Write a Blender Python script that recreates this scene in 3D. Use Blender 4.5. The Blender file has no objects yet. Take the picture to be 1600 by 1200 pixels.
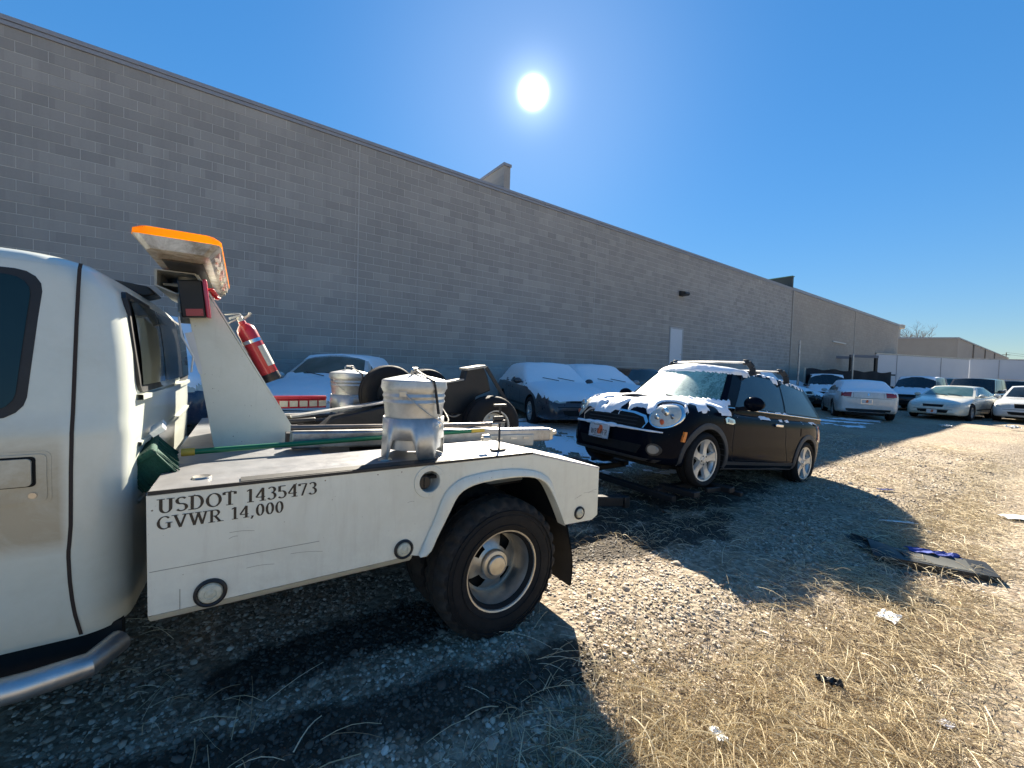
import bpy, bmesh, math, random
import numpy as np
from math import pi, sin, cos, tan, radians, sqrt, atan2, exp, floor
from mathutils import Vector, Matrix, noise
from mathutils.bvhtree import BVHTree
from mathutils.geometry import tessellate_polygon
random.seed(7); rng = np.random.default_rng(7)
S = bpy.context.scene
COL = S.collection

# ------------------------------------------------------------------ camera
H = 1.48
cam_d = bpy.data.cameras.new('camera'); cam = bpy.data.objects.new('camera', cam_d); COL.objects.link(cam)
cam_d.sensor_width = 36; cam_d.lens = 14.4; cam_d.clip_start = 0.05; cam_d.clip_end = 3000
CR = Matrix.Rotation(radians(90 - 1.9), 4, 'X') @ Matrix.Rotation(radians(1.78), 4, 'Z')
cam.matrix_world = Matrix.Translation((0, 0, H)) @ CR
S.camera = cam
def project(p):
    q = CR.to_3x3().transposed() @ (Vector(p) - Vector((0, 0, H)))
    if q.z > -0.05: return (-9999, -9999)
    return (800 + 640 * q.x / -q.z, 600 - 640 * q.y / -q.z)

# ------------------------------------------------------------------ sky, sun, exposure
SUN_EL, SUN_AZ = radians(34.0), radians(1.65)
w = bpy.data.worlds.new('World'); S.world = w; w.use_nodes = True
nt = w.node_tree; nt.nodes.clear()
N = nt.nodes.new; L = nt.links.new
out = N('ShaderNodeOutputWorld'); sky = N('ShaderNodeTexSky'); bg = N('ShaderNodeBackground')
sky.sky_type = 'NISHITA'; sky.sun_disc = False; sky.sun_elevation = SUN_EL; sky.sun_rotation = SUN_AZ
sky.altitude = 1300; sky.air_density = 1.0; sky.dust_density = 0.05; sky.ozone_density = 2.0
bg.inputs['Strength'].default_value = 0.078
hs = N('ShaderNodeHueSaturation'); hs.inputs['Saturation'].default_value = 1.3; hs.inputs['Hue'].default_value = 0.497
L(sky.outputs[0], hs.inputs['Color'])
bw_ = N('ShaderNodeRGBToBW'); L(sky.outputs[0], bw_.inputs[0]); m1_ = N('ShaderNodeMath'); m1_.operation = 'ADD'; L(bw_.outputs[0], m1_.inputs[0]); m1_.inputs[1].default_value = 3.2
m2_ = N('ShaderNodeMath'); m2_.operation = 'DIVIDE'; m2_.inputs[0].default_value = 3.2; L(m1_.outputs[0], m2_.inputs[1])
vm_ = N('ShaderNodeVectorMath'); vm_.operation = 'SCALE'; L(hs.outputs[0], vm_.inputs[0]); L(m2_.outputs[0], vm_.inputs['Scale']); L(vm_.outputs[0], bg.inputs['Color'])
# the sun itself and the bright air close round it
tc = N('ShaderNodeTexCoord'); dp = N('ShaderNodeVectorMath'); dp.operation = 'DOT_PRODUCT'
E0 = radians(33.55)
dp.inputs[1].default_value = (sin(SUN_AZ) * cos(E0), cos(SUN_AZ) * cos(E0), sin(E0))
L(tc.outputs['Generated'], dp.inputs[0])
def mth(op, a, b=None):
    n = N('ShaderNodeMath'); n.operation = op
    for i, x in enumerate((a, b)):
        if x is None: continue
        if isinstance(x, (int, float)): n.inputs[i].default_value = x
        else: L(x, n.inputs[i])
    return n.outputs[0]
d0 = mth('MAXIMUM', dp.outputs['Value'], 0.0)
g = mth('ADD', mth('MULTIPLY', mth('POWER', d0, 9000.0), 9.0), mth('MULTIPLY', mth('POWER', d0, 700.0), 0.13))
g = mth('ADD', g, mth('MULTIPLY', mth('POWER', d0, 26.0), 0.045))
bg2 = N('ShaderNodeBackground'); bg2.inputs['Color'].default_value = (0.86, 0.95, 1.0, 1); L(g, bg2.inputs['Strength'])
ad = N('ShaderNodeAddShader'); L(bg.outputs[0], ad.inputs[0]); L(bg2.outputs[0], ad.inputs[1]); L(ad.outputs[0], out.inputs['Surface'])
sd = bpy.data.lights.new('sun', 'SUN'); sun = bpy.data.objects.new('sun', sd); COL.objects.link(sun)
sd.energy = 5.0; sd.angle = radians(0.53); sd.color = (1.0, 0.90, 0.74)
sun.rotation_euler = (-(pi / 2 - SUN_EL), 0, -SUN_AZ); sun.location = (0, 0, 30)
S.view_settings.view_transform = 'Standard'; S.view_settings.look = 'None'
S.view_settings.exposure = 1.9; S.view_settings.gamma = 1.0; S.view_settings.use_curve_mapping = False
S.cycles.max_bounces = 6; S.cycles.diffuse_bounces = 3; S.cycles.glossy_bounces = 3
S.cycles.use_denoising = True; S.cycles.sample_clamp_indirect = 4.0

# ------------------------------------------------------------------ materials
MATS = {}
def newmat(name):
    m = bpy.data.materials.new(name); m.use_nodes = True; m.node_tree.nodes.clear(); return m
class NB:
    def __init__(s, m): s.t = m.node_tree; s.out = s.n('ShaderNodeOutputMaterial')
    def n(s, typ, **kw):
        x = s.t.nodes.new(typ)
        for k, v in kw.items(): setattr(x, k, v)
        return x
    def l(s, a, b): s.t.links.new(a, b)
    def setin(s, node, key, v):
        i = node.inputs[key]
        if hasattr(v, 'links') or isinstance(v, bpy.types.NodeSocket): s.l(v, i)
        else: i.default_value = v
    def math(s, op, a, b=0.0, clamp=False):
        x = s.n('ShaderNodeMath', operation=op, use_clamp=clamp); s.setin(x, 0, a); s.setin(x, 1, b); return x.outputs[0]
    def coord(s, kind='Object', scale=None):
        c = s.n('ShaderNodeTexCoord').outputs[kind]
        if scale is not None:
            mp = s.n('ShaderNodeMapping'); s.l(c, mp.inputs['Vector']); mp.inputs['Scale'].default_value = scale; return mp.outputs[0]
        return c
    def noise(s, vec, scale, detail=4, rough=.6, dist=0):
        x = s.n('ShaderNodeTexNoise'); s.l(vec, x.inputs['Vector']); x.inputs['Scale'].default_value = scale
        x.inputs['Detail'].default_value = detail; x.inputs['Roughness'].default_value = rough; x.inputs['Distortion'].default_value = dist
        return x.outputs['Fac']
    def ramp(s, fac, stops):
        r = s.n('ShaderNodeValToRGB'); s.l(fac, r.inputs[0]); e = r.color_ramp.elements
        while len(e) < len(stops): e.new(.5)
        for k, (p, c) in zip(e, stops):
            k.position = p; k.color = (c, c, c, 1) if isinstance(c, (int, float)) else (*c, 1)
        return r.outputs[0]
    def mix(s, f, a, b, typ='MIX'):
        x = s.n('ShaderNodeMix', data_type='RGBA', blend_type=typ); s.setin(x, 0, f)
        for k, v in ((6, a), (7, b)):
            if isinstance(v, tuple): v = (*v, 1) if len(v) == 3 else v
            s.setin(x, k, v)
        return x.outputs[2]
    def bump(s, h, strength=.3, dist=.01, normal=None):
        x = s.n('ShaderNodeBump'); x.inputs['Strength'].default_value = strength; x.inputs['Distance'].default_value = dist
        s.l(h, x.inputs['Height'])
        if normal is not None: s.l(normal, x.inputs['Normal'])
        return x.outputs[0]
    def bsdf(s, **kw):
        p = s.n('ShaderNodeBsdfPrincipled')
        for k, v in kw.items():
            k = k.replace('_', ' ')
            if isinstance(v, tuple) and len(v) == 3: v = (*v, 1)
            s.setin(p, k, v)
        return p
def simple(name, col, rough=.5, metal=0., spec=.5, var=.25, vscale=6, dirt=0., dcol=(.22, .17, .11), bumps=0., bscale=40, coat=0., dscale=2.5, dlow=.45):
    if name in MATS: return MATS[name]
    m = newmat(name); b = NB(m); c = b.coord()
    n1 = b.noise(c, vscale, 5, .65)
    col2 = tuple(max(0, x * (1 - var)) for x in col); col3 = tuple(min(1, x * (1 + var * .5)) for x in col)
    cc = b.mix(n1, col2, col3)
    if dirt > 0:
        n2 = b.noise(c, dscale, 8, .7, .4)
        f = b.math('MULTIPLY', b.ramp(n2, [(dlow, 0.), (dlow + .25, 1.)]), dirt)
        cc = b.mix(f, cc, dcol)
    rr = b.math('ADD', b.math('MULTIPLY', b.noise(c, vscale * 2.3, 3), .25), rough - .12, True)
    p = b.bsdf(Base_Color=cc, Roughness=rr, Metallic=metal, Specular_IOR_Level=spec, Coat_Weight=coat, Coat_Roughness=.06)
    if bumps > 0: b.l(b.bump(b.noise(c, bscale, 4), bumps, .004), p.inputs['Normal'])
    b.l(p.outputs[0], b.out.inputs[0]); MATS[name] = m; return m

def mk_white_paint():
    m = newmat('truck_white'); b = NB(m); c = b.coord()
    big = b.noise(c, 1.6, 6, .7, .6); fine = b.noise(c, 14, 6, .75)
    st = b.n('ShaderNodeMapping'); b.l(c, st.inputs[0]); st.inputs['Scale'].default_value = (9, 9, .9)
    streak = b.noise(st.outputs[0], 2.2, 6, .7)
    sp = b.noise(c, 95, 3, .5)
    cc = b.mix(fine, (.68, .69, .59), (.80, .80, .71))
    cc = b.mix(b.math('MULTIPLY', b.ramp(streak, [(.52, 0.), (.72, 1.)]), .30), cc, (.50, .47, .39))
    cc = b.mix(b.math('MULTIPLY', b.ramp(big, [(.5, 0.), (.68, 1.)]), .30), cc, (.45, .42, .33))
    z = b.n('ShaderNodeSeparateXYZ'); b.l(c, z.inputs[0])
    low = b.n('ShaderNodeMapRange'); b.l(z.outputs[2], low.inputs[0]); low.inputs[1].default_value = .95; low.inputs[2].default_value = .5
    cc = b.mix(b.math('MULTIPLY', b.math('MULTIPLY', low.outputs[0], b.ramp(fine, [(.35, 0.), (.6, 1.)])), .32), cc, (.36, .33, .27))
    cc = b.mix(b.math('MULTIPLY', b.ramp(sp, [(.71, 0.), (.75, 1.)]), .8), cc, (.17, .12, .08))
    p = b.bsdf(Base_Color=cc, Roughness=b.math('ADD', b.math('MULTIPLY', fine, .3), .2), Coat_Weight=.25, Coat_Roughness=.15)
    b.l(b.bump(b.noise(c, 30, 3), .05, .004), p.inputs['Normal'])
    b.l(p.outputs[0], b.out.inputs[0]); return m
WHITE = mk_white_paint()
def mk_cab_white():
    m = newmat('cab_white'); b = NB(m); c = b.coord()
    fine = b.noise(c, 9, 6, .75); big = b.noise(c, 3.2, 7, .75, .5)
    cc = b.mix(fine, (.56, .60, .53), (.67, .70, .64))
    x = b.n('ShaderNodeSeparateXYZ'); b.l(c, x.inputs[0])
    # hand grime behind the door handle and down the door edge
    gx = b.n('ShaderNodeMapRange'); b.l(x.outputs[0], gx.inputs[0]); gx.inputs[1].default_value = -1.71; gx.inputs[2].default_value = -1.735
    gz = b.n('ShaderNodeMapRange'); b.l(x.outputs[2], gz.inputs[0]); gz.inputs[1].default_value = 1.32; gz.inputs[2].default_value = 1.1
    gz2 = b.n('ShaderNodeMapRange'); b.l(x.outputs[2], gz2.inputs[0]); gz2.inputs[1].default_value = .80; gz2.inputs[2].default_value = .86
    f = b.math('MULTIPLY', b.math('MULTIPLY', gx.outputs[0], gz.outputs[0]), gz2.outputs[0])
    f = b.math('MULTIPLY', f, b.ramp(big, [(.34, .35), (.60, 1.)]))
    cc = b.mix(b.math('MULTIPLY', f, .85), cc, (.34, .29, .20))
    cc = b.mix(b.math('MULTIPLY', b.ramp(big, [(.52, 0.), (.75, 1.)]), .25), cc, (.45, .42, .33))
    p = b.bsdf(Base_Color=cc, Roughness=.28, Coat_Weight=.4, Coat_Roughness=.1)
    b.l(p.outputs[0], b.out.inputs[0]); return m
CABW = mk_cab_white()
DECK = simple('deck_worn', (.24, .245, .26), .42, .3, var=.35, vscale=8, dirt=.5, dcol=(.16, .15, .14), bumps=.15)
DECKW = simple('deck_salty_white', (.72, .73, .74), .5, .0, var=.3, vscale=9, dirt=.5, dcol=(.35, .34, .33), dscale=9, bumps=.1)
BLACK = simple('black_steel', (.018, .018, .02), .45, .2, var=.4, dirt=.4, dcol=(.06, .05, .045), bumps=.2)
UNDER = simple('underbody', (.012, .012, .012), .85, var=.4)
PLASTIC = simple('black_plastic', (.014, .015, .017), .55, var=.3, dirt=.25, dcol=(.07, .065, .06))
TRIM = simple('grey_trim', (.045, .047, .052), .6, var=.25)
RUBBER = simple('tyre_rubber', (.011, .0105, .0115), .75, spec=.3, var=.35, vscale=14, dirt=.35, dcol=(.03, .026, .024), dscale=6, bumps=.35, bscale=60)
TREAD = simple('tyre_tread', (.024, .021, .019), .9, var=.4, vscale=14, dirt=.5, dcol=(.07, .058, .045), dscale=8, bumps=.6, bscale=50)
STEEL = simple('wheel_steel', (.55, .53, .49), .36, .85, var=.3, vscale=10, dirt=.45, dcol=(.25, .21, .17), dscale=7, bumps=.1)
CHROME = simple('chrome', (.75, .75, .76), .16, 1., var=.08, dirt=.2, dcol=(.35, .33, .3))
ALLOY = simple('alloy', (.55, .55, .54), .34, .75, var=.15, dirt=.3, dcol=(.25, .23, .2), dscale=8)
ALUM = simple('aluminium_beam', (.45, .45, .45), .42, .8, var=.35, dirt=.65, dcol=(.14, .13, .12), dscale=9, bumps=.2)
MAGENTA = simple('red_lens', (.55, .02, .04), .15, var=.2)
RED = simple('extinguisher_red', (.42, .012, .018), .32, var=.2, coat=.5)
LABEL = simple('paper_label', (.55, .53, .45), .6, var=.35, vscale=60)
PAPERM = simple('white_scrap', (.75, .76, .75), .6, var=.15)
GREEN = simple('green_pole', (.0, .13, .06), .4, var=.3)
GREEN2 = simple('green_bristle', (.002, .065, .042), .8, var=.5, vscale=50, bumps=1., bscale=160)
YELLOW = simple('yellow_cap', (.55, .38, .05), .5)
GLASS = simple('dark_glass', (.012, .018, .022), .06, spec=.7, var=.2, dirt=.15, dcol=(.12, .13, .13))
GLASST = simple('teal_glass', (.06, .12, .115), .1, spec=.7, var=.45, vscale=2.5, dirt=.3, dcol=(.18, .22, .21))
BLUECLOTH = simple('blue_cloth', (.05, .08, .32), .85, var=.5, vscale=30, bumps=.8)
NAVY = simple('navy_black_paint', (.003, .005, .011), .14, spec=.05, var=.3, coat=0., dirt=.15, dcol=(.02, .02, .022), dscale=3)
CAVITY = simple('dark_opening', (.004, .004, .004), .9)
LAMPW = simple('clear_lens', (.62, .6, .52), .22, .2, var=.4, vscale=30)
TAILRED = simple('tail_lens', (.28, .008, .012), .15, var=.3, coat=.6)
ORANGE = simple('orange_lens', (.85, .22, .02), .2, var=.2, coat=.5)
CONC = simple('concrete', (.42, .405, .385), .85, var=.25, vscale=3, dirt=.4, dcol=(.16, .155, .15), bumps=.3, bscale=30)
COPING = simple('coping_metal', (.30, .31, .34), .55, .2, var=.2, vscale=2)
BRACKW = simple('bracket_white', (.5, .5, .46), .5, var=.3, dirt=.5, dcol=(.12, .11, .1), dscale=7)
BUNGEE = simple('bungee_strap', (.03, .032, .035), .7, var=.5, vscale=60)
STRAWM = None

def mk_galv():
    m = newmat('galvanised'); b = NB(m); c = b.coord()
    v = b.n('ShaderNodeTexVoronoi'); b.l(c, v.inputs['Vector']); v.inputs['Scale'].default_value = 60
    sp = b.n('ShaderNodeSeparateColor'); b.l(v.outputs['Color'], sp.inputs[0])
    n1 = b.noise(c, 5, 6, .7, .5)
    cc = b.mix(sp.outputs[0], (.50, .51, .50), (.57, .58, .57))
    cc = b.mix(b.math('MULTIPLY', b.ramp(n1, [(.45, 0.), (.75, 1.)]), .3), cc, (.40, .40, .38))
    r = b.math('ADD', b.math('MULTIPLY', sp.outputs[0], .07), b.math('ADD', b.math('MULTIPLY', n1, .06), .40))
    p = b.bsdf(Base_Color=cc, Roughness=r, Metallic=.7)
    b.l(b.bump(n1, .03, .004), p.inputs['Normal']); b.l(p.outputs[0], b.out.inputs[0]); return m
GALV = mk_galv()
def mk_tinted():
    m = newmat('amber_lens'); b = NB(m)
    p = b.bsdf(Base_Color=(.95, .38, .02), Roughness=.25); t = b.n('ShaderNodeBsdfTranslucent'); t.inputs[0].default_value = (1., .52, .04, 1)
    mx = b.n('ShaderNodeMixShader'); mx.inputs[0].default_value = .8; b.l(p.outputs[0], mx.inputs[1]); b.l(t.outputs[0], mx.inputs[2])
    b.l(mx.outputs[0], b.out.inputs[0]); return m
AMBER = mk_tinted()
def mk_clear():
    m = newmat('clear_bar_lens'); b = NB(m); c = b.coord()
    n1 = b.noise(c, 9, 6, .75, .5)
    cc = b.mix(b.ramp(n1, [(.35, 0.), (.65, 1.)]), (.30, .24, .16), (.80, .74, .62))
    p = b.bsdf(Base_Color=cc, Roughness=.22); t = b.n('ShaderNodeBsdfTranslucent'); b.l(cc, t.inputs[0])
    mx = b.n('ShaderNodeMixShader'); mx.inputs[0].default_value = .12; b.l(p.outputs[0], mx.inputs[1]); b.l(t.outputs[0], mx.inputs[2])
    b.l(mx.outputs[0], b.out.inputs[0]); return m
CLEAR = mk_clear()
def mk_snow():
    m = newmat('snow'); b = NB(m); c = b.coord()
    n1 = b.noise(c, 25, 6, .7)
    p = b.bsdf(Base_Color=b.mix(n1, (.80, .83, .88), (.90, .92, .95)), Roughness=.6, Specular_IOR_Level=.3)
    b.l(b.bump(n1, .5, .008), p.inputs['Normal']); b.l(p.outputs[0], b.out.inputs[0]); return m
SNOW = mk_snow()
def mk_frost():
    m = newmat('frosted_windshield'); b = NB(m); c = b.coord()
    n1 = b.noise(c, 7, 9, .8, .8); n2 = b.noise(c, 45, 4, .7)
    x = b.n('ShaderNodeSeparateXYZ'); b.l(c, x.inputs[0])
    yr = b.n('ShaderNodeMapRange'); b.l(x.outputs[1], yr.inputs[0]); yr.inputs[1].default_value = .55; yr.inputs[2].default_value = -.5
    f = b.math('ADD', b.math('MULTIPLY', n1, .8), b.math('ADD', b.math('MULTIPLY', n2, .5), b.math('MULTIPLY', yr.outputs[0], .5)))
    f = b.ramp(f, [(.55, 0.10), (.74, .5), (.95, .9)])
    cc = b.mix(f, (.012, .06, .055), (.34, .62, .56))
    p = b.bsdf(Base_Color=cc, Roughness=b.math('ADD', b.math('MULTIPLY', f, .45), .08), Specular_IOR_Level=.7)
    b.l(b.bump(n2, .3, .004), p.inputs['Normal']); b.l(p.outputs[0], b.out.inputs[0]); return m
FROST = mk_frost()

WALL_A = radians(35.7); WALL_D = 11.35
WN = Vector((-sin(WALL_A), cos(WALL_A), 0)); WD = Vector((cos(WALL_A), sin(WALL_A), 0))
BL, BH_, Z0 = 0.4064, 0.2032, 1.585
def mk_block(tan_part=False):
    m = newmat('block_tan' if tan_part else 'block_grey'); b = NB(m)
    geo = b.n('ShaderNodeNewGeometry')
    def dot(v):
        x = b.n('ShaderNodeVectorMath', operation='DOT_PRODUCT'); b.l(geo.outputs['Position'], x.inputs[0]); x.inputs[1].default_value = v; return x.outputs['Value']
    s = dot(tuple(WD)); z = dot((0, 0, 1))
    row = b.math('FLOOR', b.math('DIVIDE', b.math('SUBTRACT', z, Z0), BH_))
    off = b.math('MULTIPLY', b.math('MODULO', b.math('ADD', row, 100), 2.), .5)
    col = b.math('FLOOR', b.math('ADD', b.math('DIVIDE', b.math('SUBTRACT', s, 3.0 - .2032), BL), off))
    cv = b.n('ShaderNodeCombineXYZ'); b.l(row, cv.inputs[0]); b.l(col, cv.inputs[1])
    wn = b.n('ShaderNodeTexWhiteNoise'); b.l(cv.outputs[0], wn.inputs['Vector'])
    pos = b.n('ShaderNodeCombineXYZ'); b.l(s, pos.inputs[0]); b.l(z, pos.inputs[2])
    big = b.noise(pos.outputs[0], .22, 4, .6, .3); fine = b.noise(pos.outputs[0], 22, 5, .7)
    # patches of paler courses
    cpos = b.n('ShaderNodeVectorMath', operation='MULTIPLY'); b.l(cv.outputs[0], cpos.inputs[0]); cpos.inputs[1].default_value = (.16, .10, 1)
    clus = b.noise(cpos.outputs[0], 1.0, 3, .7)
    if tan_part:
        cc = b.mix(wn.outputs[0], (.38, .345, .30), (.43, .39, .34)); cc = b.mix(b.math('MULTIPLY', b.ramp(big, [(.4, 0.), (.7, 1.)]), .35), cc, (.27, .25, .225))
    else:
        v = b.ramp(wn.outputs[0], [(0, 0.), (.75, .55), (.93, .7), (1., 1.)])
        v = b.math('ADD', b.math('MULTIPLY', v, .65), b.math('MULTIPLY', b.ramp(clus, [(.5, 0.), (.66, .6)]), .6), True)
        cc = b.mix(v, (.30, .29, .275), (.46, .44, .41))
        sp_ = b.n('ShaderNodeMapping'); b.l(pos.outputs[0], sp_.inputs[0]); sp_.inputs['Scale'].default_value = (2.2, 1, .12)
        cc = b.mix(b.math('MULTIPLY', b.ramp(b.noise(sp_.outputs[0], 1.3, 6, .7), [(.5, 0.), (.72, 1.)]), .28), cc, (.17, .17, .17))
        cc = b.mix(b.math('MULTIPLY', b.ramp(big, [(.35, 0.), (.7, 1.)]), .3), cc, (.33, .325, .315))
    cc = b.mix(b.math('MULTIPLY', fine, .22), cc, (.08, .08, .08))
    p = b.bsdf(Base_Color=cc, Roughness=.88)
    b.l(b.bump(fine, .35, .004), p.inputs['Normal']); b.l(p.outputs[0], b.out.inputs[0]); return m
BLOCK = mk_block(); BLOCKT = mk_block(True)
MORTAR = simple('mortar', (.60, .59, .57), .9, var=.3, vscale=3)
MORTART = simple('mortar_painted', (.27, .25, .225), .9, var=.15, vscale=3)

def mk_stone():
    m = newmat('gravel_stone'); b = NB(m)
    oi = b.n('ShaderNodeObjectInfo'); c = b.coord()
    cc = b.ramp(oi.outputs['Random'], [(0, (.17, .125, .088)), (.3, (.35, .285, .215)), (.62, (.52, .44, .345)), (.88, (.62, .55, .45)), (1, (.80, .75, .66))])
    n1 = b.noise(c, 1.4, 5, .7); cc = b.mix(b.math('MULTIPLY', n1, .5), cc, (.12, .10, .085))
    geo = b.n('ShaderNodeNewGeometry')
    dk = stain(b, geo.outputs['Position'])
    cc = b.mix(dk, cc, (.03, .025, .021))
    p = b.bsdf(Base_Color=cc, Roughness=.75); b.l(p.outputs[0], b.out.inputs[0]); return m
# oily, wet soil where vehicles stand and drive: bands along fixed ground lines
STAINS = [(-1.55, 1.25, .35, 2.05, .17), (-.3, 3.0, 1.9, 4.0, .34), (1.0, 3.35, 2.3, 4.35, .16), (-1.2, 1.9, -.2, 2.55, .22), (.9, 4.2, 3.2, 5.7, .5)]
def stain(b, pos):
    sx = b.n('ShaderNodeSeparateXYZ'); b.l(pos, sx.inputs[0]); tot = None
    nz = b.noise(pos, 2.6, 6, .75, .3)
    for (x0, y0, x1, y1, r) in STAINS:
        dx, dy = x1 - x0, y1 - y0; LL = sqrt(dx * dx + dy * dy); ux, uy = dx / LL, dy / LL
        rx = b.math('SUBTRACT', sx.outputs[0], (x0 + x1) / 2); ry = b.math('SUBTRACT', sx.outputs[1], (y0 + y1) / 2)
        a = b.math('ABSOLUTE', b.math('ADD', b.math('MULTIPLY', rx, ux), b.math('MULTIPLY', ry, uy)))
        a = b.math('MAXIMUM', b.math('SUBTRACT', a, LL / 2), 0.)
        p = b.math('ABSOLUTE', b.math('SUBTRACT', b.math('MULTIPLY', rx, uy), b.math('MULTIPLY', ry, ux)))
        d = b.math('SQRT', b.math('ADD', b.math('MULTIPLY', a, a), b.math('MULTIPLY', p, p)))
        f = b.math('SUBTRACT', 1.0, b.math('DIVIDE', d, r * 1.6), True)
        tot = f if tot is None else b.math('MAXIMUM', tot, f)
    f = b.math('ADD', tot, b.math('MULTIPLY', b.math('SUBTRACT', nz, .5), 1.6))
    return b.math('MULTIPLY', b.ramp(f, [(.32, 0.), (.6, 1.)]), b.math('MULTIPLY', b.ramp(tot, [(0, 0.), (.12, 1.)]), .85))
STONE = mk_stone()
def mk_ground():
    m = newmat('gravel_lot'); b = NB(m); geo = b.n('ShaderNodeNewGeometry'); P = geo.outputs['Position']
    big = b.noise(P, .35, 6, .65, .4); mid = b.noise(P, 3., 8, .72); fine = b.noise(P, 30, 7, .75)
    v = b.n('ShaderNodeTexVoronoi'); b.l(P, v.inputs['Vector']); v.inputs['Scale'].default_value = 34
    sc = b.n('ShaderNodeSeparateColor'); b.l(v.outputs['Color'], sc.inputs[0])
    peb = b.ramp(sc.outputs[0], [(0, (.13, .10, .072)), (.4, (.30, .25, .19)), (.8, (.46, .395, .31)), (1, (.62, .56, .47))])
    soil = b.mix(mid, (.13, .095, .063), (.30, .235, .165))
    cc = b.mix(b.ramp(fine, [(.4, .3), (.6, .85)]), soil, peb)
    straw = b.mix(b.noise(P, 70, 3), (.32, .26, .17), (.52, .44, .31))
    cc = b.mix(b.math('MULTIPLY', b.ramp(b.math('ADD', b.math('MULTIPLY', big, .7), b.math('MULTIPLY', fine, .35)), [(.5, 0.), (.62, 1.)]), .55), cc, straw)
    red = b.noise(P, .6, 5, .7); cc = b.mix(b.math('MULTIPLY', b.ramp(red, [(.55, 0.), (.75, 1.)]), .3), cc, (.20, .11, .07))
    cc = b.mix(stain(b, P), cc, (.022, .018, .015))
    p = b.bsdf(Base_Color=cc, Roughness=.92, Specular_IOR_Level=.25)
    h = b.math('ADD', b.math('MULTIPLY', v.outputs['Distance'], -1.2), b.math('MULTIPLY', fine, 1.4))
    b.l(b.bump(h, .55, .025), p.inputs['Normal']); b.l(p.outputs[0], b.out.inputs[0]); return m
GROUND = mk_ground()
def mk_straw():
    m = newmat('dry_straw'); b = NB(m); oi = b.n('ShaderNodeObjectInfo'); geo = b.n('ShaderNodeNewGeometry')
    r = b.math('FRACT', b.math('ADD', oi.outputs['Random'], b.math('MULTIPLY', geo.outputs['Random Per Island'], 3.7)))
    cc = b.ramp(r, [(0, (.26, .19, .12)), (.3, (.52, .43, .28)), (.7, (.72, .63, .44)), (1, (.85, .79, .63))])
    p = b.bsdf(Base_Color=cc, Roughness=.6); t = b.n('ShaderNodeBsdfTranslucent'); b.l(cc, t.inputs[0])
    mx = b.n('ShaderNodeMixShader'); mx.inputs[0].default_value = .42; b.l(p.outputs[0], mx.inputs[1]); b.l(t.outputs[0], mx.inputs[2])
    b.l(mx.outputs[0], b.out.inputs[0]); return m
STRAWM = mk_straw()
STICK = simple('dead_stick', (.30, .21, .11), .8, var=.4, vscale=30, bumps=.6)

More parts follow.
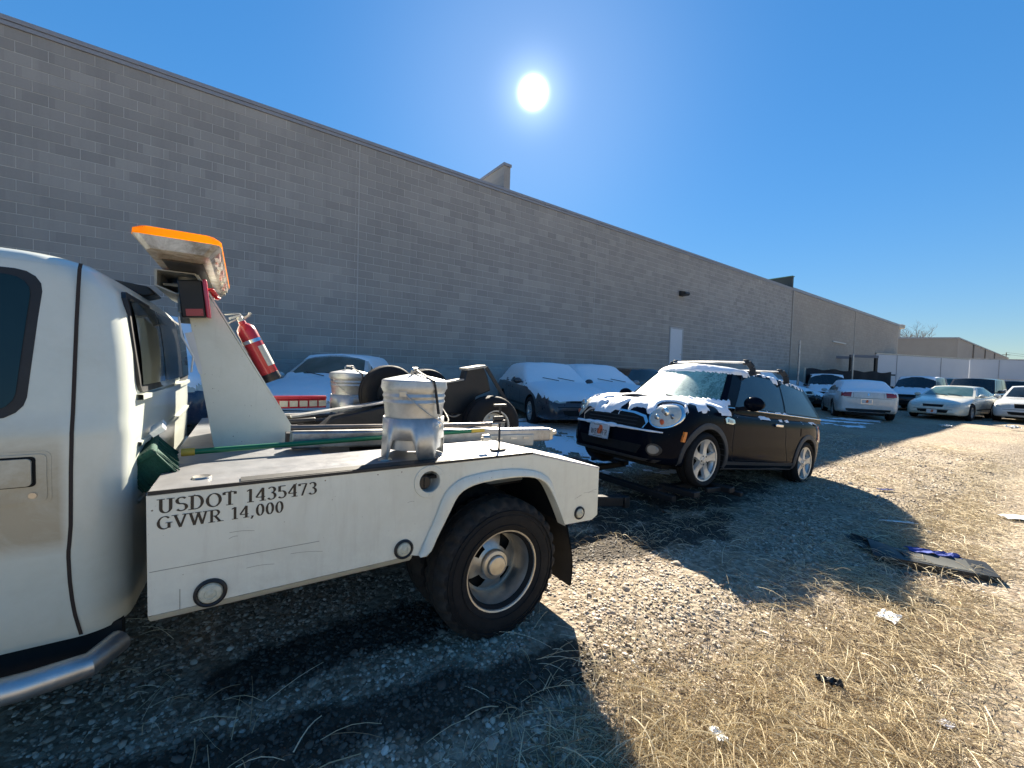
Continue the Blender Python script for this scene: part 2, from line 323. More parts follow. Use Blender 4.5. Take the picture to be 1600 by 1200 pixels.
# ------------------------------------------------------------------ mesh helpers
class MB:
    def __init__(s): s.v = []; s.f = []; s.m = []
    def add(s, verts, faces, mi=0):
        o = len(s.v); s.v += [tuple(p) for p in verts]; s.f += [tuple(i + o for i in f) for f in faces]; s.m += [mi] * len(faces); return s
    def box(s, x0, x1, y0, y1, z0, z1, mi=0):
        v = [(x, y, z) for x in (x0, x1) for y in (y0, y1) for z in (z0, z1)]
        return s.add(v, [(0, 1, 3, 2), (4, 6, 7, 5), (0, 4, 5, 1), (2, 3, 7, 6), (0, 2, 6, 4), (1, 5, 7, 3)], mi)
    def obox(s, M, sx, sy, sz, mi=0):
        v = [M @ Vector((x, y, z)) for x in (-sx / 2, sx / 2) for y in (-sy / 2, sy / 2) for z in (-sz / 2, sz / 2)]
        return s.add(v, [(0, 1, 3, 2), (4, 6, 7, 5), (0, 4, 5, 1), (2, 3, 7, 6), (0, 2, 6, 4), (1, 5, 7, 3)], mi)
    def bar(s, a, b, wd, ht, mi=0, up=(0, 0, 1)):
        a, b = Vector(a), Vector(b); d = (b - a); l = d.length; d.normalize(); y = Vector(up).cross(d).normalized(); z = d.cross(y)
        M = Matrix((d, y, z)).transposed().to_4x4(); M.translation = (a + b) / 2
        return s.obox(M, l, wd, ht, mi)
    def tube(s, pts, r, n=10, mi=0, caps=True, closed=False):
        pts = [Vector(p) for p in pts]; k = len(pts); rs = r if isinstance(r, (list, tuple)) else [r] * k
        vs = []; fs = []; prev = None
        for i, p in enumerate(pts):
            if closed: d = pts[(i + 1) % k] - pts[i - 1]
            else: d = pts[min(i + 1, k - 1)] - pts[max(i - 1, 0)]
            d.normalize()
            if prev is None:
                a = Vector((0, 0, 1)) if abs(d.z) < .9 else Vector((1, 0, 0)); x = d.cross(a).normalized()
            else: x = (prev - d * prev.dot(d)).normalized()
            prev = x; y = d.cross(x)
            for j in range(n):
                t = 2 * pi * j / n; vs.append(p + x * (cos(t) * rs[i]) + y * (sin(t) * rs[i]))
        for i in range(k if closed else k - 1):
            i2 = (i + 1) % k
            for j in range(n): fs.append((i * n + j, i * n + (j + 1) % n, i2 * n + (j + 1) % n, i2 * n + j))
        if caps and not closed: fs.append(tuple(range(n))[::-1]); fs.append(tuple((k - 1) * n + j for j in range(n)))
        return s.add(vs, fs, mi)
    def lathe(s, prof, n=32, M=None, mi=0, t0=0, t1=2 * pi, rf=None):
        """profile of (radius, height) round local z"""
        full = abs(t1 - t0 - 2 * pi) < 1e-6; k = n if full else n + 1; vs = []; fs = []
        for i, (r, h) in enumerate(prof):
            for j in range(k):
                t = t0 + (t1 - t0) * j / n; rr = r if rf is None else rf(r, h, t, i, j)
                p = Vector((rr * cos(t), rr * sin(t), h)); vs.append(M @ p if M else p)
        for i in range(len(prof) - 1):
            for j in range(n):
                j2 = (j + 1) % k; fs.append((i * k + j, i * k + j2, (i + 1) * k + j2, (i + 1) * k + j))
        return s.add(vs, fs, mi)
    def prism(s, poly, axis, a, b, mi=0, holes=()):
        """2D polygon extruded along axis ('x','y','z') between a and b, holes cut through"""
        loops = [list(poly)] + [list(h) for h in holes]; flat = [p for lp in loops for p in lp]
        tri = tessellate_polygon([[Vector((p[0], p[1], 0)) for p in lp] for lp in loops]); n = len(flat)
        def P(p, c): return {'x': (c, p[0], p[1]), 'y': (p[0], c, p[1]), 'z': (p[0], p[1], c)}[axis]
        vs = [P(p, a) for p in flat] + [P(p, b) for p in flat]
        fs = [tuple(t) for t in tri] + [tuple(i + n for i in t[::-1]) for t in tri]; o = 0
        for lp in loops:
            k = len(lp)
            for i in range(k): fs.append((o + i, o + (i + 1) % k, n + o + (i + 1) % k, n + o + i))
            o += k
        return s.add(vs, fs, mi)
    def grid(s, rows, mi=0, closed=False):
        k = len(rows[0]); vs = [p for r in rows for p in r]; fs = []
        for i in range(len(rows) - 1):
            for j in range(k if closed else k - 1):
                j2 = (j + 1) % k; fs.append((i * k + j, i * k + j2, (i + 1) * k + j2, (i + 1) * k + j))
        return s.add(vs, fs, mi)
    def mesh(s, name, mats, smooth=True, ang=35):
        me = bpy.data.meshes.new(name); me.from_pydata(s.v, [], s.f)
        for m in (mats if isinstance(mats, (list, tuple)) else [mats]): me.materials.append(m)
        me.polygons.foreach_set('material_index', s.m)
        bm = bmesh.new(); bm.from_mesh(me); bmesh.ops.recalc_face_normals(bm, faces=bm.faces); bm.to_mesh(me); bm.free()
        if smooth:
            me.polygons.foreach_set('use_smooth', [True] * len(me.polygons)); me.set_sharp_from_angle(angle=radians(ang))
        me.update(); return me
    def build(s, name, mats, parent=None, bevel=0, smooth=True, ang=35, seg=2):
        return link(name, s.mesh(name, mats, smooth, ang), parent, bevel, seg)
def link(name, me, parent=None, bevel=0, seg=2):
    o = bpy.data.objects.new(name, me); COL.objects.link(o)
    if parent is not None: o.parent = parent
    if bevel:
        md = o.modifiers.new('bevel', 'BEVEL'); md.width = bevel; md.segments = seg; md.limit_method = 'ANGLE'; md.angle_limit = radians(40)
    return o
def tag(o, label=None, cat=None, group=None, kind=None):
    if label: o['label'] = label
    if cat: o['category'] = cat
    if group: o['group'] = group
    if kind: o['kind'] = kind
    return o
def thing(name, label, cat, loc=(0, 0, 0), rot=(0, 0, 0), group=None):
    o = bpy.data.objects.new(name, None); COL.objects.link(o); o.location = loc; o.rotation_euler = rot; o.empty_display_size = .2
    return tag(o, label, cat, group)
def lerp(a, b, t): return a + (b - a) * t
def sstep(a, b, x):
    t = min(1, max(0, (x - a) / (b - a))); return t * t * (3 - 2 * t)
def catmull(pts, n):
    """resample a list of tuples with n segments per span"""
    P = [np.array(p, float) for p in pts]; res = []
    for i in range(len(P) - 1):
        p0 = P[i - 1] if i > 0 else 2 * P[0] - P[1]; p1, p2 = P[i], P[i + 1]; p3 = P[i + 2] if i + 2 < len(P) else 2 * P[-1] - P[-2]
        for k in range(n):
            t = k / n; res.append(.5 * (2 * p1 + (p2 - p0) * t + (2 * p0 - 5 * p1 + 4 * p2 - p3) * t * t + (3 * p1 - p0 - 3 * p2 + p3) * t ** 3))
    res.append(P[-1]); return [tuple(float(c) for c in p) for p in res]
def gz(x, y):
    n = Vector((x, y, 0)).dot(WN); r_ = sqrt(x * x + y * y)
    z = .25 * sstep(3.8, 7.6, n) * sstep(30, 12, Vector((x, y, 0)).dot(WD))
    r = sqrt(x * x + y * y)
    z -= .11 * sstep(1.75, .95, -.549 * x + .836 * y) * sstep(60, 20, r_)
    z += .018 * noise.noise(Vector((x * .8, y * .8, 0))) * sstep(.5, 3, r) + .05 * noise.noise(Vector((x * .12, y * .12, 5))) * sstep(4, 14, r) * sstep(80, 30, r)
    return z

# ------------------------------------------------------------------ ground
def axis_coords(lo, hi, step, far):
    a = list(np.arange(lo, hi + 1e-6, step)); s_, x = step, hi
    while x < far: s_ *= 1.22; x += s_; a.append(x)
    s_, x = step, lo
    while x > -far: s_ *= 1.22; x -= s_; a.insert(0, x)
    return a
xs = axis_coords(-6, 22, .14, 900); ys = axis_coords(-2, 22, .14, 900)
gm = MB(); gm.grid([[(x, y, gz(x, y)) for x in xs] for y in ys])
tag(gm.build('ground', GROUND, ang=180), kind='structure')

# gravel: loose stones standing proud of the lot
def pebble(seed):
    r = random.Random(seed); bm = bmesh.new(); bmesh.ops.create_icosphere(bm, subdivisions=1, radius=1)
    sx, sy, sz = r.uniform(.8, 1.25), r.uniform(.6, 1.), r.uniform(.4, .65)
    for v in bm.verts:
        k = 1 + r.uniform(-.2, .2); v.co = Vector((v.co.x * sx * k, v.co.y * sy * k, v.co.z * sz * k))
    me = bpy.data.meshes.new('pebble'); bm.to_mesh(me); bm.free(); me.materials.append(STONE)
    me.polygons.foreach_set('use_smooth', [True] * len(me.polygons)); me.set_sharp_from_angle(angle=radians(50)); return me
def scatter(name, coll, pts, scl, rots, kind_label):
    me = bpy.data.meshes.new(name); n = len(pts); me.vertices.add(n); me.vertices.foreach_set('co', np.asarray(pts, np.float32).ravel())
    a = me.attributes.new('sc', 'FLOAT', 'POINT'); a.data.foreach_set('value', np.asarray(scl, np.float32))
    a = me.attributes.new('rt', 'FLOAT_VECTOR', 'POINT'); a.data.foreach_set('vector', np.asarray(rots, np.float32).ravel())
    o = link(name, me); ng = bpy.data.node_groups.new(name, 'GeometryNodeTree')
    ng.interface.new_socket('Geometry', in_out='INPUT', socket_type='NodeSocketGeometry'); ng.interface.new_socket('Geometry', in_out='OUTPUT', socket_type='NodeSocketGeometry')
    gi = ng.nodes.new('NodeGroupInput'); go = ng.nodes.new('NodeGroupOutput'); ip = ng.nodes.new('GeometryNodeInstanceOnPoints'); ci = ng.nodes.new('GeometryNodeCollectionInfo')
    ci.inputs['Collection'].default_value = coll; ci.inputs['Separate Children'].default_value = True; ci.inputs['Reset Children'].default_value = True
    ip.inputs['Pick Instance'].default_value = True
    a1 = ng.nodes.new('GeometryNodeInputNamedAttribute'); a1.data_type = 'FLOAT'; a1.inputs[0].default_value = 'sc'
    a2 = ng.nodes.new('GeometryNodeInputNamedAttribute'); a2.data_type = 'FLOAT_VECTOR'; a2.inputs[0].default_value = 'rt'
    l = ng.links.new; l(gi.outputs[0], ip.inputs['Points']); l(ci.outputs[0], ip.inputs['Instance']); l(a2.outputs[0], ip.inputs['Rotation']); l(a1.outputs[0], ip.inputs['Scale']); l(ip.outputs[0], go.inputs[0])
    md = o.modifiers.new('scatter', 'NODES'); md.node_group = ng; o['kind'] = 'stuff'; return o
pc = bpy.data.collections.new('pebble_shapes')
for i in range(7): pc.objects.link(bpy.data.objects.new('pebble_shape', pebble(i)))
def wedge_points(n, rmin, rmax, power, amin=40, amax=141):
    u = rng.random(n); r = (rmin ** power + (rmax ** power - rmin ** power) * u) ** (1 / power); a = np.radians(rng.uniform(amin, amax, n))
    return r * np.cos(a), r * np.sin(a)
def strawness(x, y):
    # dry grass thick on the camera side of the lot and along the right, thin in the wheel tracks
    d = x * .549 * -1 + y * .836          # distance across the wheel tracks
    base = sstep(1.75, .9, d) * sstep(-.75, .9, x) + .30 * sstep(2.6, 5., x) * sstep(4.2, 2., d)
    nz_ = .55 * noise.noise(Vector((x * .7, y * .7, 3))) + .3 * noise.noise(Vector((x * 2.3, y * 2.3, 9)))
    mt = ((x - 3.5) * .88 - (y - 3.3) * -.0) ** 2 / .30 + (y - 3.28 + .35 * (x - 3.5)) ** 2 / .05
    return min(1, max(0, (base + nz_ * (.25 + min(base, .75))))) * (0.0 if mt < 1 else 1)
X, Y = wedge_points(110000, .9, 13., .95)
P, SC, RT = [], [], []
for x, y in zip(X, Y):
    s_ = strawness(x, y); n1 = noise.noise(Vector((x * 1.7, y * 1.7, 1)))
    if random.random() < s_ * .35 or n1 < -.38: continue
    r = sqrt(x * x + y * y); k = random.lognormvariate(-4.93, .38) * (1 + .035 * r)
    if random.random() < .006: k *= 2.
    P.append((x, y, gz(x, y) + k * random.uniform(-.05, .3))); SC.append(k); RT.append((random.uniform(-.5, .5), random.uniform(-.5, .5), random.uniform(0, 6.28)))
scatter('gravel', pc, P, SC, RT, '')

def straw_clump(seed, n, spread, lmin, lmax, lift):
    r = random.Random(seed); m = MB(); main = r.uniform(0, pi)
    for _ in range(n):
        a = main + r.gauss(0, 1.0); L_ = r.uniform(lmin, lmax); x, y = r.gauss(0, spread), r.gauss(0, spread); z = r.uniform(.002, lift)
        wd = r.choice((.0009, .0012, .0016, .0016, .0026)); bend = r.gauss(0, .22); tz = r.uniform(-.10, .10); k = 5; pts = []
        for i in range(k):
            t = i / (k - 1); aa = a + bend * t; x += cos(aa) * L_ / k; y += sin(aa) * L_ / k
            pts.append(Vector((x, y, max(.001, z + tz * L_ * t + .02 * sin(pi * t)))))
        vs = []; fs = []
        for i, p in enumerate(pts):
            d = (pts[min(i + 1, k - 1)] - pts[max(i - 1, 0)]).normalized(); sd_ = Vector((-d.y, d.x, 0)) * wd * (1.1 - .6 * i / (k - 1)); up = Vector((0, 0, wd * 1.2))
            vs += [p - sd_, p + up, p + sd_]
        for i in range(k - 1):
            for j in range(2): fs.append((i * 3 + j, i * 3 + j + 1, i * 3 + j + 4, i * 3 + j + 3))
        m.add(vs, fs)
    return m.mesh('straw_tuft', STRAWM, smooth=False)
sc_ = bpy.data.collections.new('straw_shapes')
for i in range(6): sc_.objects.link(bpy.data.objects.new('straw_shape', straw_clump(i, 24, .13, .05, .28, .03)))
for i in range(3): sc_.objects.link(bpy.data.objects.new('straw_shape', straw_clump(20 + i, 5, .06, .10, .36, .02)))
X, Y = wedge_points(26000, .85, 14., .9)
P, SC, RT = [], [], []
for x, y in zip(X, Y):
    s_ = strawness(x, y); r = sqrt(x * x + y * y)
    if random.random() > s_ * s_ * .62 + lerp(.006, .03, sstep(.0, 1.2, x)): continue
    P.append((x, y, gz(x, y) + .004)); SC.append(random.uniform(.55, 1.15) * (1 + .03 * r)); RT.append((random.uniform(-.08, .08), random.uniform(-.08, .08), random.uniform(0, 6.28)))
scatter('dry_grass', sc_, P, SC, RT, '')

# thin snow lying in the wall's shade
def snow_patch(name, cx, cy, rx, ry, thr, seed, step=.05, th=.02):
    nx, ny = int(2 * rx / step), int(2 * ry / step); m = MB(); idx = {}; vs = []; fs = []; hgt = {}
    for i in range(nx + 1):
        for j in range(ny + 1):
            x, y = cx - rx + i * step, cy - ry + j * step
            q = 1 - ((x - cx) / rx) ** 2 - ((y - cy) / ry) ** 2
            c = noise.noise(Vector((x * 1.3, y * 2.2, seed))) + .5 * noise.noise(Vector((x * 5, y * 7, seed))) + min(.8, q) - thr
            hgt[i, j] = c
    for i in range(nx):
        for j in range(ny):
            if min(hgt[i, j], hgt[i + 1, j], hgt[i, j + 1], hgt[i + 1, j + 1]) <= 0: continue
            q = []
            for a, b in ((i, j), (i + 1, j), (i + 1, j + 1), (i, j + 1)):
                if (a, b) not in idx:
                    x, y = cx - rx + a * step, cy - ry + b * step; idx[a, b] = len(vs)
                    vs.append((x, y, gz(x, y) + .004 + th * min(1, hgt[a, b] * 2.5)))
                q.append(idx[a, b])
            fs.append(tuple(q))
    if fs:
        m.add(vs, fs); tag(m.build(name, SNOW, ang=180), kind='stuff')

# ------------------------------------------------------------------ the long block warehouse (local x along the wall, y away from the lot)
wh = thing('warehouse', 'long grey concrete block warehouse wall running behind the row of parked cars', 'warehouse', tuple(WN * WALL_D), (0, 0, WALL_A))
TOP = 7.44; NROW = 28; PAN = [-15.06, -6.03, 3.0, 12.03, 21.06, 30.6]
def blocks_of(s0, s1, k):
    """(start, end) of the blocks in course k of one panel"""
    res = []; x = s0; first = (k % 2 == 0)
    e = 1e-3
    while x < s1 - .03:
        ln = BL / 2 if (first and x == s0) else BL
        x2 = min(x + ln, s1); 
        if s1 - x2 < .06: x2 = s1
        res.append((x, x2)); x = x2; first = False
    return res
allb = []
for p0, p1 in zip(PAN[:-1], PAN[1:]):
    for k in range(NROW):
        for a, b_ in blocks_of(p0 + .008, p1 - .008, k): allb.append((a, b_, Z0 + k * BH_))
def wpt(s, z): return WN * WALL_D + WD * s + Vector((0, 0, z))
vis = []
for i, (a, b_, z) in enumerate(allb):
    px, py = project(wpt((a + b_) / 2, z + .1))
    if 0 < px < 800 and 0 < py < 600 and not (px < 200 and py > 385) and abs(b_ - a - BL) < .02: vis.append((wpt(a, z).length, i))
vis = set(i for _, i in sorted(vis)[:298])
G = .0048
def block_geo(m, x0, x1, z0, z1, pr):
    c = .003
    m.add([(x0, .03, z0), (x1, .03, z0), (x1, .03, z1), (x0, .03, z1), (x0, -pr + c, z0), (x1, -pr + c, z0), (x1, -pr + c, z1), (x0, -pr + c, z1),
           (x0 + c, -pr, z0 + c), (x1 - c, -pr, z0 + c), (x1 - c, -pr, z1 - c), (x0 + c, -pr, z1 - c)],
          [(0, 1, 5, 4), (1, 2, 6, 5), (2, 3, 7, 6), (3, 0, 4, 7), (4, 5, 9, 8), (5, 6, 10, 9), (6, 7, 11, 10), (7, 4, 8, 11), (8, 9, 10, 11)])
bm_ = MB(); block_geo(bm_, G, BL - G, G, BH_ - G, .006); BLK = bm_.mesh('block', BLOCK, smooth=False)
rest = MB()
for i, (a, b_, z) in enumerate(allb):
    if i in vis:
        o = link('block', BLK, wh); o.location = (a, random.uniform(-.002, .002), z)
    else: block_geo(rest, a + G, b_ - G, z + G, z + BH_ - G, .006 + random.uniform(-.002, .002))
tag(rest.build('block_courses', BLOCK, wh, smooth=False), kind='stuff')
zt_ = Z0 + NROW * BH_
c = MB(); c.box(-15.06, 30.6, 0, .35, Z0, zt_); c.build('mortar_bed', MORTAR, wh, smooth=False)
for s in PAN[1:-1]:
    j = MB(); j.box(s - .005, s + .005, -.004, .02, Z0, zt_); j.build('control_joint', simple('joint_caulk', (.42, .42, .42), .8), wh, smooth=False)
f = MB(); f.box(-15.06, 30.6, -.04, .35, -.5, Z0 - .11); f.box(-15.06, 30.6, -.012, .35, Z0 - .108, Z0 - .004); f.build('foundation', CONC, wh, bevel=.01)
c = MB(); c.box(-15.06, 30.58, -.035, .42, zt_ + .003, zt_ + .08); c.box(-15.06, 30.58, -.055, .44, zt_ + .083, TOP); c.build('coping', COPING, wh, bevel=.006)
m = MB(); m.box(-15.06, 30.6, .36, 38, -.5, 6.6); m.build('building_mass', CONC, wh, smooth=False)
# firewall parapet standing across the roof
p = MB(); p.prism([(-.03, TOP - .02), (9, TOP - .02), (9, 8.16), (-.03, 8.16)], 'x', 7.55, 7.80); p.build('firewall_parapet', BLOCK, wh, smooth=False)
p = MB(); p.box(7.52, 7.83, -.06, 9.03, 8.163, 8.25); p.build('coping', COPING, wh, smooth=False)
p = MB(); p.box(30.3, 30.55, -.03, 14, TOP + .003, 8.15); p.build('firewall_parapet', simple('dark_metal_cladding', (.035, .05, .05), .6), wh, smooth=False)
p = MB(); p.box(30.26, 30.59, -.07, 14.03, 8.153, 8.2); p.build('coping', simple('green_flashing', (.10, .22, .17), .5), wh, smooth=False)
# far painted section
q = MB()
for (p0, p1) in ((30.62, 43.3), (43.32, 57.2)):
    for k in range(-6, NROW):
        for a, b_ in blocks_of(p0, p1, k): block_geo(q, a + .003, b_ - .003, Z0 + k * BH_ + .004, Z0 + (k + 1) * BH_ - .004, .008 + random.uniform(-.001, .001))
tag(q.build('painted_block_courses', BLOCKT, wh, smooth=False), kind='stuff')
c = MB(); c.box(30.61, 57.2, .001, 38, -.5, zt_ + .02); c.build('painted_wall_core', MORTART, wh, smooth=False)
c = MB(); c.box(30.60, 57.25, -.04, .40, zt_ + .023, TOP + .05); c.box(56.9, 57.25, .403, 38, zt_ + .023, TOP + .05); c.build('coping', COPING, wh, smooth=False)
c = MB(); c.box(30.595, 30.75, -.05, -.012, .0, zt_); c.box(43.28, 43.34, -.03, .0, 0, zt_); c.build('pilaster', simple('pilaster_paint', (.36, .34, .31), .8), wh, smooth=False)
c = MB(); c.box(38.2, 41.1, -.10, -.012, 4.42, 4.5); c.build('wall_conduit', simple('pale_conduit', (.62, .62, .6), .5), wh, smooth=False)
# steel door and its lamp
d = MB(); d.box(17.16, 18.13, -.03, .02, 1.45, 3.68); dr = d.build('door', simple('door_grey_white', (.56, .60, .66), .5, var=.1), wh, bevel=.006)
d = MB(); d.box(17.10, 17.155, -.045, .02, 1.42, 3.74); d.box(18.135, 18.19, -.045, .02, 1.42, 3.74); d.box(17.157, 18.133, -.045, .02, 3.683, 3.74); d.build('door_frame', simple('door_frame_paint', (.4, .42, .45), .5), dr)
d = MB(); d.tube([(18.02, -.03, 2.5), (18.02, -.09, 2.5), (17.92, -.09, 2.5)], .014); d.build('handle', STEEL, dr)
d = MB(); d.box(17.75, 18.07, -.02, .0, 5.25, 5.45); d.prism([(-.02, 5.5), (-.34, 5.42), (-.36, 5.33), (-.3, 5.28), (-.02, 5.28)], 'x', 17.72, 18.1); d.build('wall_lamp', simple('lamp_bronze', (.03, .03, .03), .5), wh, bevel=.01)
# small building trim bolts / spouts low on the wall
for s in (9.4, 10.6, 14.2):
    d = MB(); d.lathe([(0, 0), (.05, 0), (.06, .03), (.03, .05), (0, .05)], 12, Matrix.Translation((s, -.045, Z0 + .06)) @ Matrix.Rotation(pi / 2, 4, 'X')); d.build('hose_bib', BLACK, wh)

# snow along the wall foot and in front of the parked row
snow_patch('snow_patch', 1.9, 8.6, 2.4, 2.6, .25, 2.)
snow_patch('snow_patch', 10.8, 13.4, 1.3, .5, .5, 4.)
snow_patch('snow_patch', 13.3, 15.4, 1.5, .45, .35, 8., .04)
snow_patch('snow_patch', 11.4, 14.4, 1.6, .4, .5, 12., .04)
snow_patch('snow_patch', 1.0, 5.9, .7, .35, .6, 5., .03)

# ------------------------------------------------------------------ what stands beyond
def far_bldg():
    r = thing('far_warehouse', 'low tan warehouse standing beyond the white trailers, with a roof vent', 'warehouse', (0, 0, 0))
    A = Vector((52 * (1492 - 800) / 640, 52, 0)); dl = Vector((-.93, .38, 0)).normalized(); dr_ = WD
    tanm = simple('far_tan_block', (.33, .29, .25), .9, var=.2, vscale=.5, dirt=.3, dcol=(.22, .19, .17), dscale=.3)
    def wall(nm, a, b, h0, h1, mt, th=.3):
        d = (b - a).normalized(); nn = Vector((-d.y, d.x, 0)) * th; m = MB()
        vs = [a, b, b + nn, a + nn]; m.add([v + Vector((0, 0, z)) for z in (h0, h1) for v in vs], [(0, 1, 2, 3), (4, 7, 6, 5), (0, 4, 5, 1), (1, 5, 6, 2), (2, 6, 7, 3), (3, 7, 4, 0)])
        return m.build(nm, mt, r, smooth=False)
    B = A + dl * 26; C = A + dr_ * 60
    wall('front_wall', B, A, -.5, 7.25, tanm, .4); wall('side_wall', A, C, -.5, 7.25, simple('far_tan_block_side', (.36, .32, .28), .9, var=.15, vscale=.5), .4)
    wall('coping', B + Vector((.0, -.08, 0)), A + Vector((0, -.08, 0)), 7.25, 7.42, COPING, .6); wall('coping', A + Vector((.1, -.03, 0)), C + Vector((.1, -.03, 0)), 7.25, 7.42, COPING, .6)
    for t in (9, 18): wall('pilaster', A + dl * t + Vector((0, -.12, 0)), A + dl * (t - .4) + Vector((0, -.12, 0)), 0, 7.2, simple('far_pilaster', (.24, .21, .18), .9), .1)
    for t in (12, 24, 36): wall('pilaster', A + dr_ * t + Vector((.05, -.12, 0)), A + dr_ * (t + .5) + Vector((.05, -.12, 0)), 0, 7.2, simple('far_pilaster', (.24, .21, .18), .9), .1)
    m = MB(); v = A + dl * 5 + Vector((0, 1.5, 0)); m.lathe([(.35, 7.0), (.35, 8.6), (.75, 8.7), (.8, 9.1), (.55, 9.25), (0, 9.3)], 14, Matrix.Translation((v.x, v.y, 0))); m.build('roof_vent', simple('vent_metal', (.35, .36, .36), .5, .5), r)
    wall('wall_lamp', A + dl * 13 + Vector((0, -.2, 0)), A + dl * 12 + Vector((0, -.2, 0)), 5.0, 5.8, simple('lamp_cover', (.7, .7, .66), .5), .15)
far_bldg()
def trailer(xa, xb, Za, Zb, lab, top, seams):
    a = Vector(((xa - 800) / 640 * Za, Za, 0)); b_ = Vector(((xb - 800) / 640 * Zb, Zb, 0)); d = (b_ - a); LL = d.length; ang = atan2(d.y, d.x)
    r = thing('trailer', lab, 'trailer', tuple(a), (0, 0, ang), 'white trailers parked beyond the lot')
    m = MB(); m.box(0, LL, 0, 2.5, 1.1, top); m.build('box_body', simple('trailer_white', (.50, .54, .60), .5, var=.12, vscale=.7), r, bevel=.04)
    m = MB(); m.box(-.03, LL + .03, -.03, 2.53, top + .003, top + .1); m.box(-.03, LL + .03, -.03, .0, 1.0, 1.12); m.build('top_rail', ALUM, r)
    for s in seams:
        m = MB(); m.box(s, s + .07, -.03, -.002, 1.13, top - .02); m.build('seam_post', simple('trailer_post', (.34, .36, .4), .5), r)
    for s in (LL * .72, LL * .72 + 1.25, LL * .1):
        for yy in (.1, 2.15):
            m = MB(); m.lathe([(0, 0), (.3, 0), (.5, .02), (.52, .12), (.5, .28), (0, .28)], 20, Matrix.Translation((s, yy + .28, .52)) @ Matrix.Rotation(pi / 2, 4, 'X')); m.build('wheel', RUBBER, r)
    m = MB(); m.box(.4, LL - .3, .5, 2.0, .85, 1.09); m.build('chassis', BLACK, r)
trailer(1366, 1512, 38, 42, 'longer white box trailer on the left, nearest to the end of the block wall', 4.05, [2.8, 9.2])
trailer(1513, 1690, 44, 42, 'white box trailer on the right with its top just below the horizon roofline', 4.2, [2.5, 8.])
def post(x, Z, h, nm, lab, cat, r_=.04, mt=ALUM, grp=None):
    p = Vector(((x - 800) / 640 * Z, Z, 0)); o = MB(); o.tube([(0, 0, 0), (0, 0, h)], r_, 8); o.lathe([(r_ + .01, h - .01), (r_ + .015, h + .02), (0, h + .06)], 8)
    q_ = o.build(nm, mt, None); q_.location = (p.x, p.y, gz(p.x, p.y) - .02); tag(q_, lab, cat, grp)
post(1246, 24, 3.7, 'steel_post', 'pale steel post close against the block wall', 'post', .06)
post(1330, 27, 3.2, 'steel_post', 'pale steel post beside the dark frame left of the trailers', 'post', .06)
def frame_rack():
    Z = 30; x0 = (1327 - 800) / 640 * Z; x1 = (1366 - 800) / 640 * Z
    r = thing('steel_rack', 'dark open steel frame standing left of the white trailers', 'rack', (x0, Z, 0)); W_ = x1 - x0
    for x in (0, W_):
        for y in (0, 2.2):
            m = MB(); m.box(x - .08, x + .08, y - .08, y + .08, 0, 3.2); m.build('post', BLACK, r)
    m = MB(); m.box(-.1, W_ + .1, -.1, .06, 3.203, 3.4); m.box(-.1, W_ + .1, 2.14, 2.3, 3.203, 3.4); m.build('beam', simple('blue_grey_steel', (.12, .14, .18), .5), r)
    m = MB(); m.box(-.1, W_ + 1.3, -.2, 2.4, 1.95, 2.05); m.build('shelf', BLACK, r)
frame_rack()
def mesh_fence():
    a = Vector(((1258 - 800) / 640 * 25, 25, 0)); b_ = Vector(((1392 - 800) / 640 * 29, 29, 0)); d = b_ - a
    r = thing('screened_fence', 'low dark screened fence between the wall end and the white sedan', 'fence', tuple(a), (0, 0, atan2(d.y, d.x)))
    m = MB(); n = 30; m.grid([[(d.length * i / n, .04 * sin(i * 1.3), z) for z in (.1, 1.2, 2.15 + .05 * sin(i * .9))] for i in range(n + 1)]); m.build('screen', simple('dark_screen', (.01, .011, .016), .85), r)
    for i in range(5):
        x = d.length * i / 4; m = MB(); m.tube([(x, .08, 0), (x, .08, 2.2)], .035, 8); m.build('post', STEEL, r)
mesh_fence()
def chain_fence():
    a = Vector(((1560 - 800) / 640 * 34, 34, 0)); b_ = Vector((60, 33, 0)); d = b_ - a
    r = thing('chain_link_fence', 'dark chain link fence behind the white cars at the right edge', 'fence', tuple(a), (0, 0, atan2(d.y, d.x)))
    m = MB(); m.tube([(0, 0, 2.0), (d.length, 0, 2.0)], .03, 6); m.build('top_rail', STEEL, r)
    wm = MB(); k = 0.16; n = int(d.length / k)
    for i in range(n):
        wm.bar((i * k, 0, .1), (i * k + 1.8, 0, 1.98), .012, .012); wm.bar((i * k + 1.8, .01, .1), (i * k, .01, 1.98), .012, .012)
    tag(wm.build('wire_mesh', BLACK, r, smooth=False), kind='stuff')
    for i in range(9):
        x = d.length * i / 8; m = MB(); m.tube([(x, .05, 0), (x, .05, 2.1)], .04, 8); m.build('post', STEEL, r)
chain_fence()
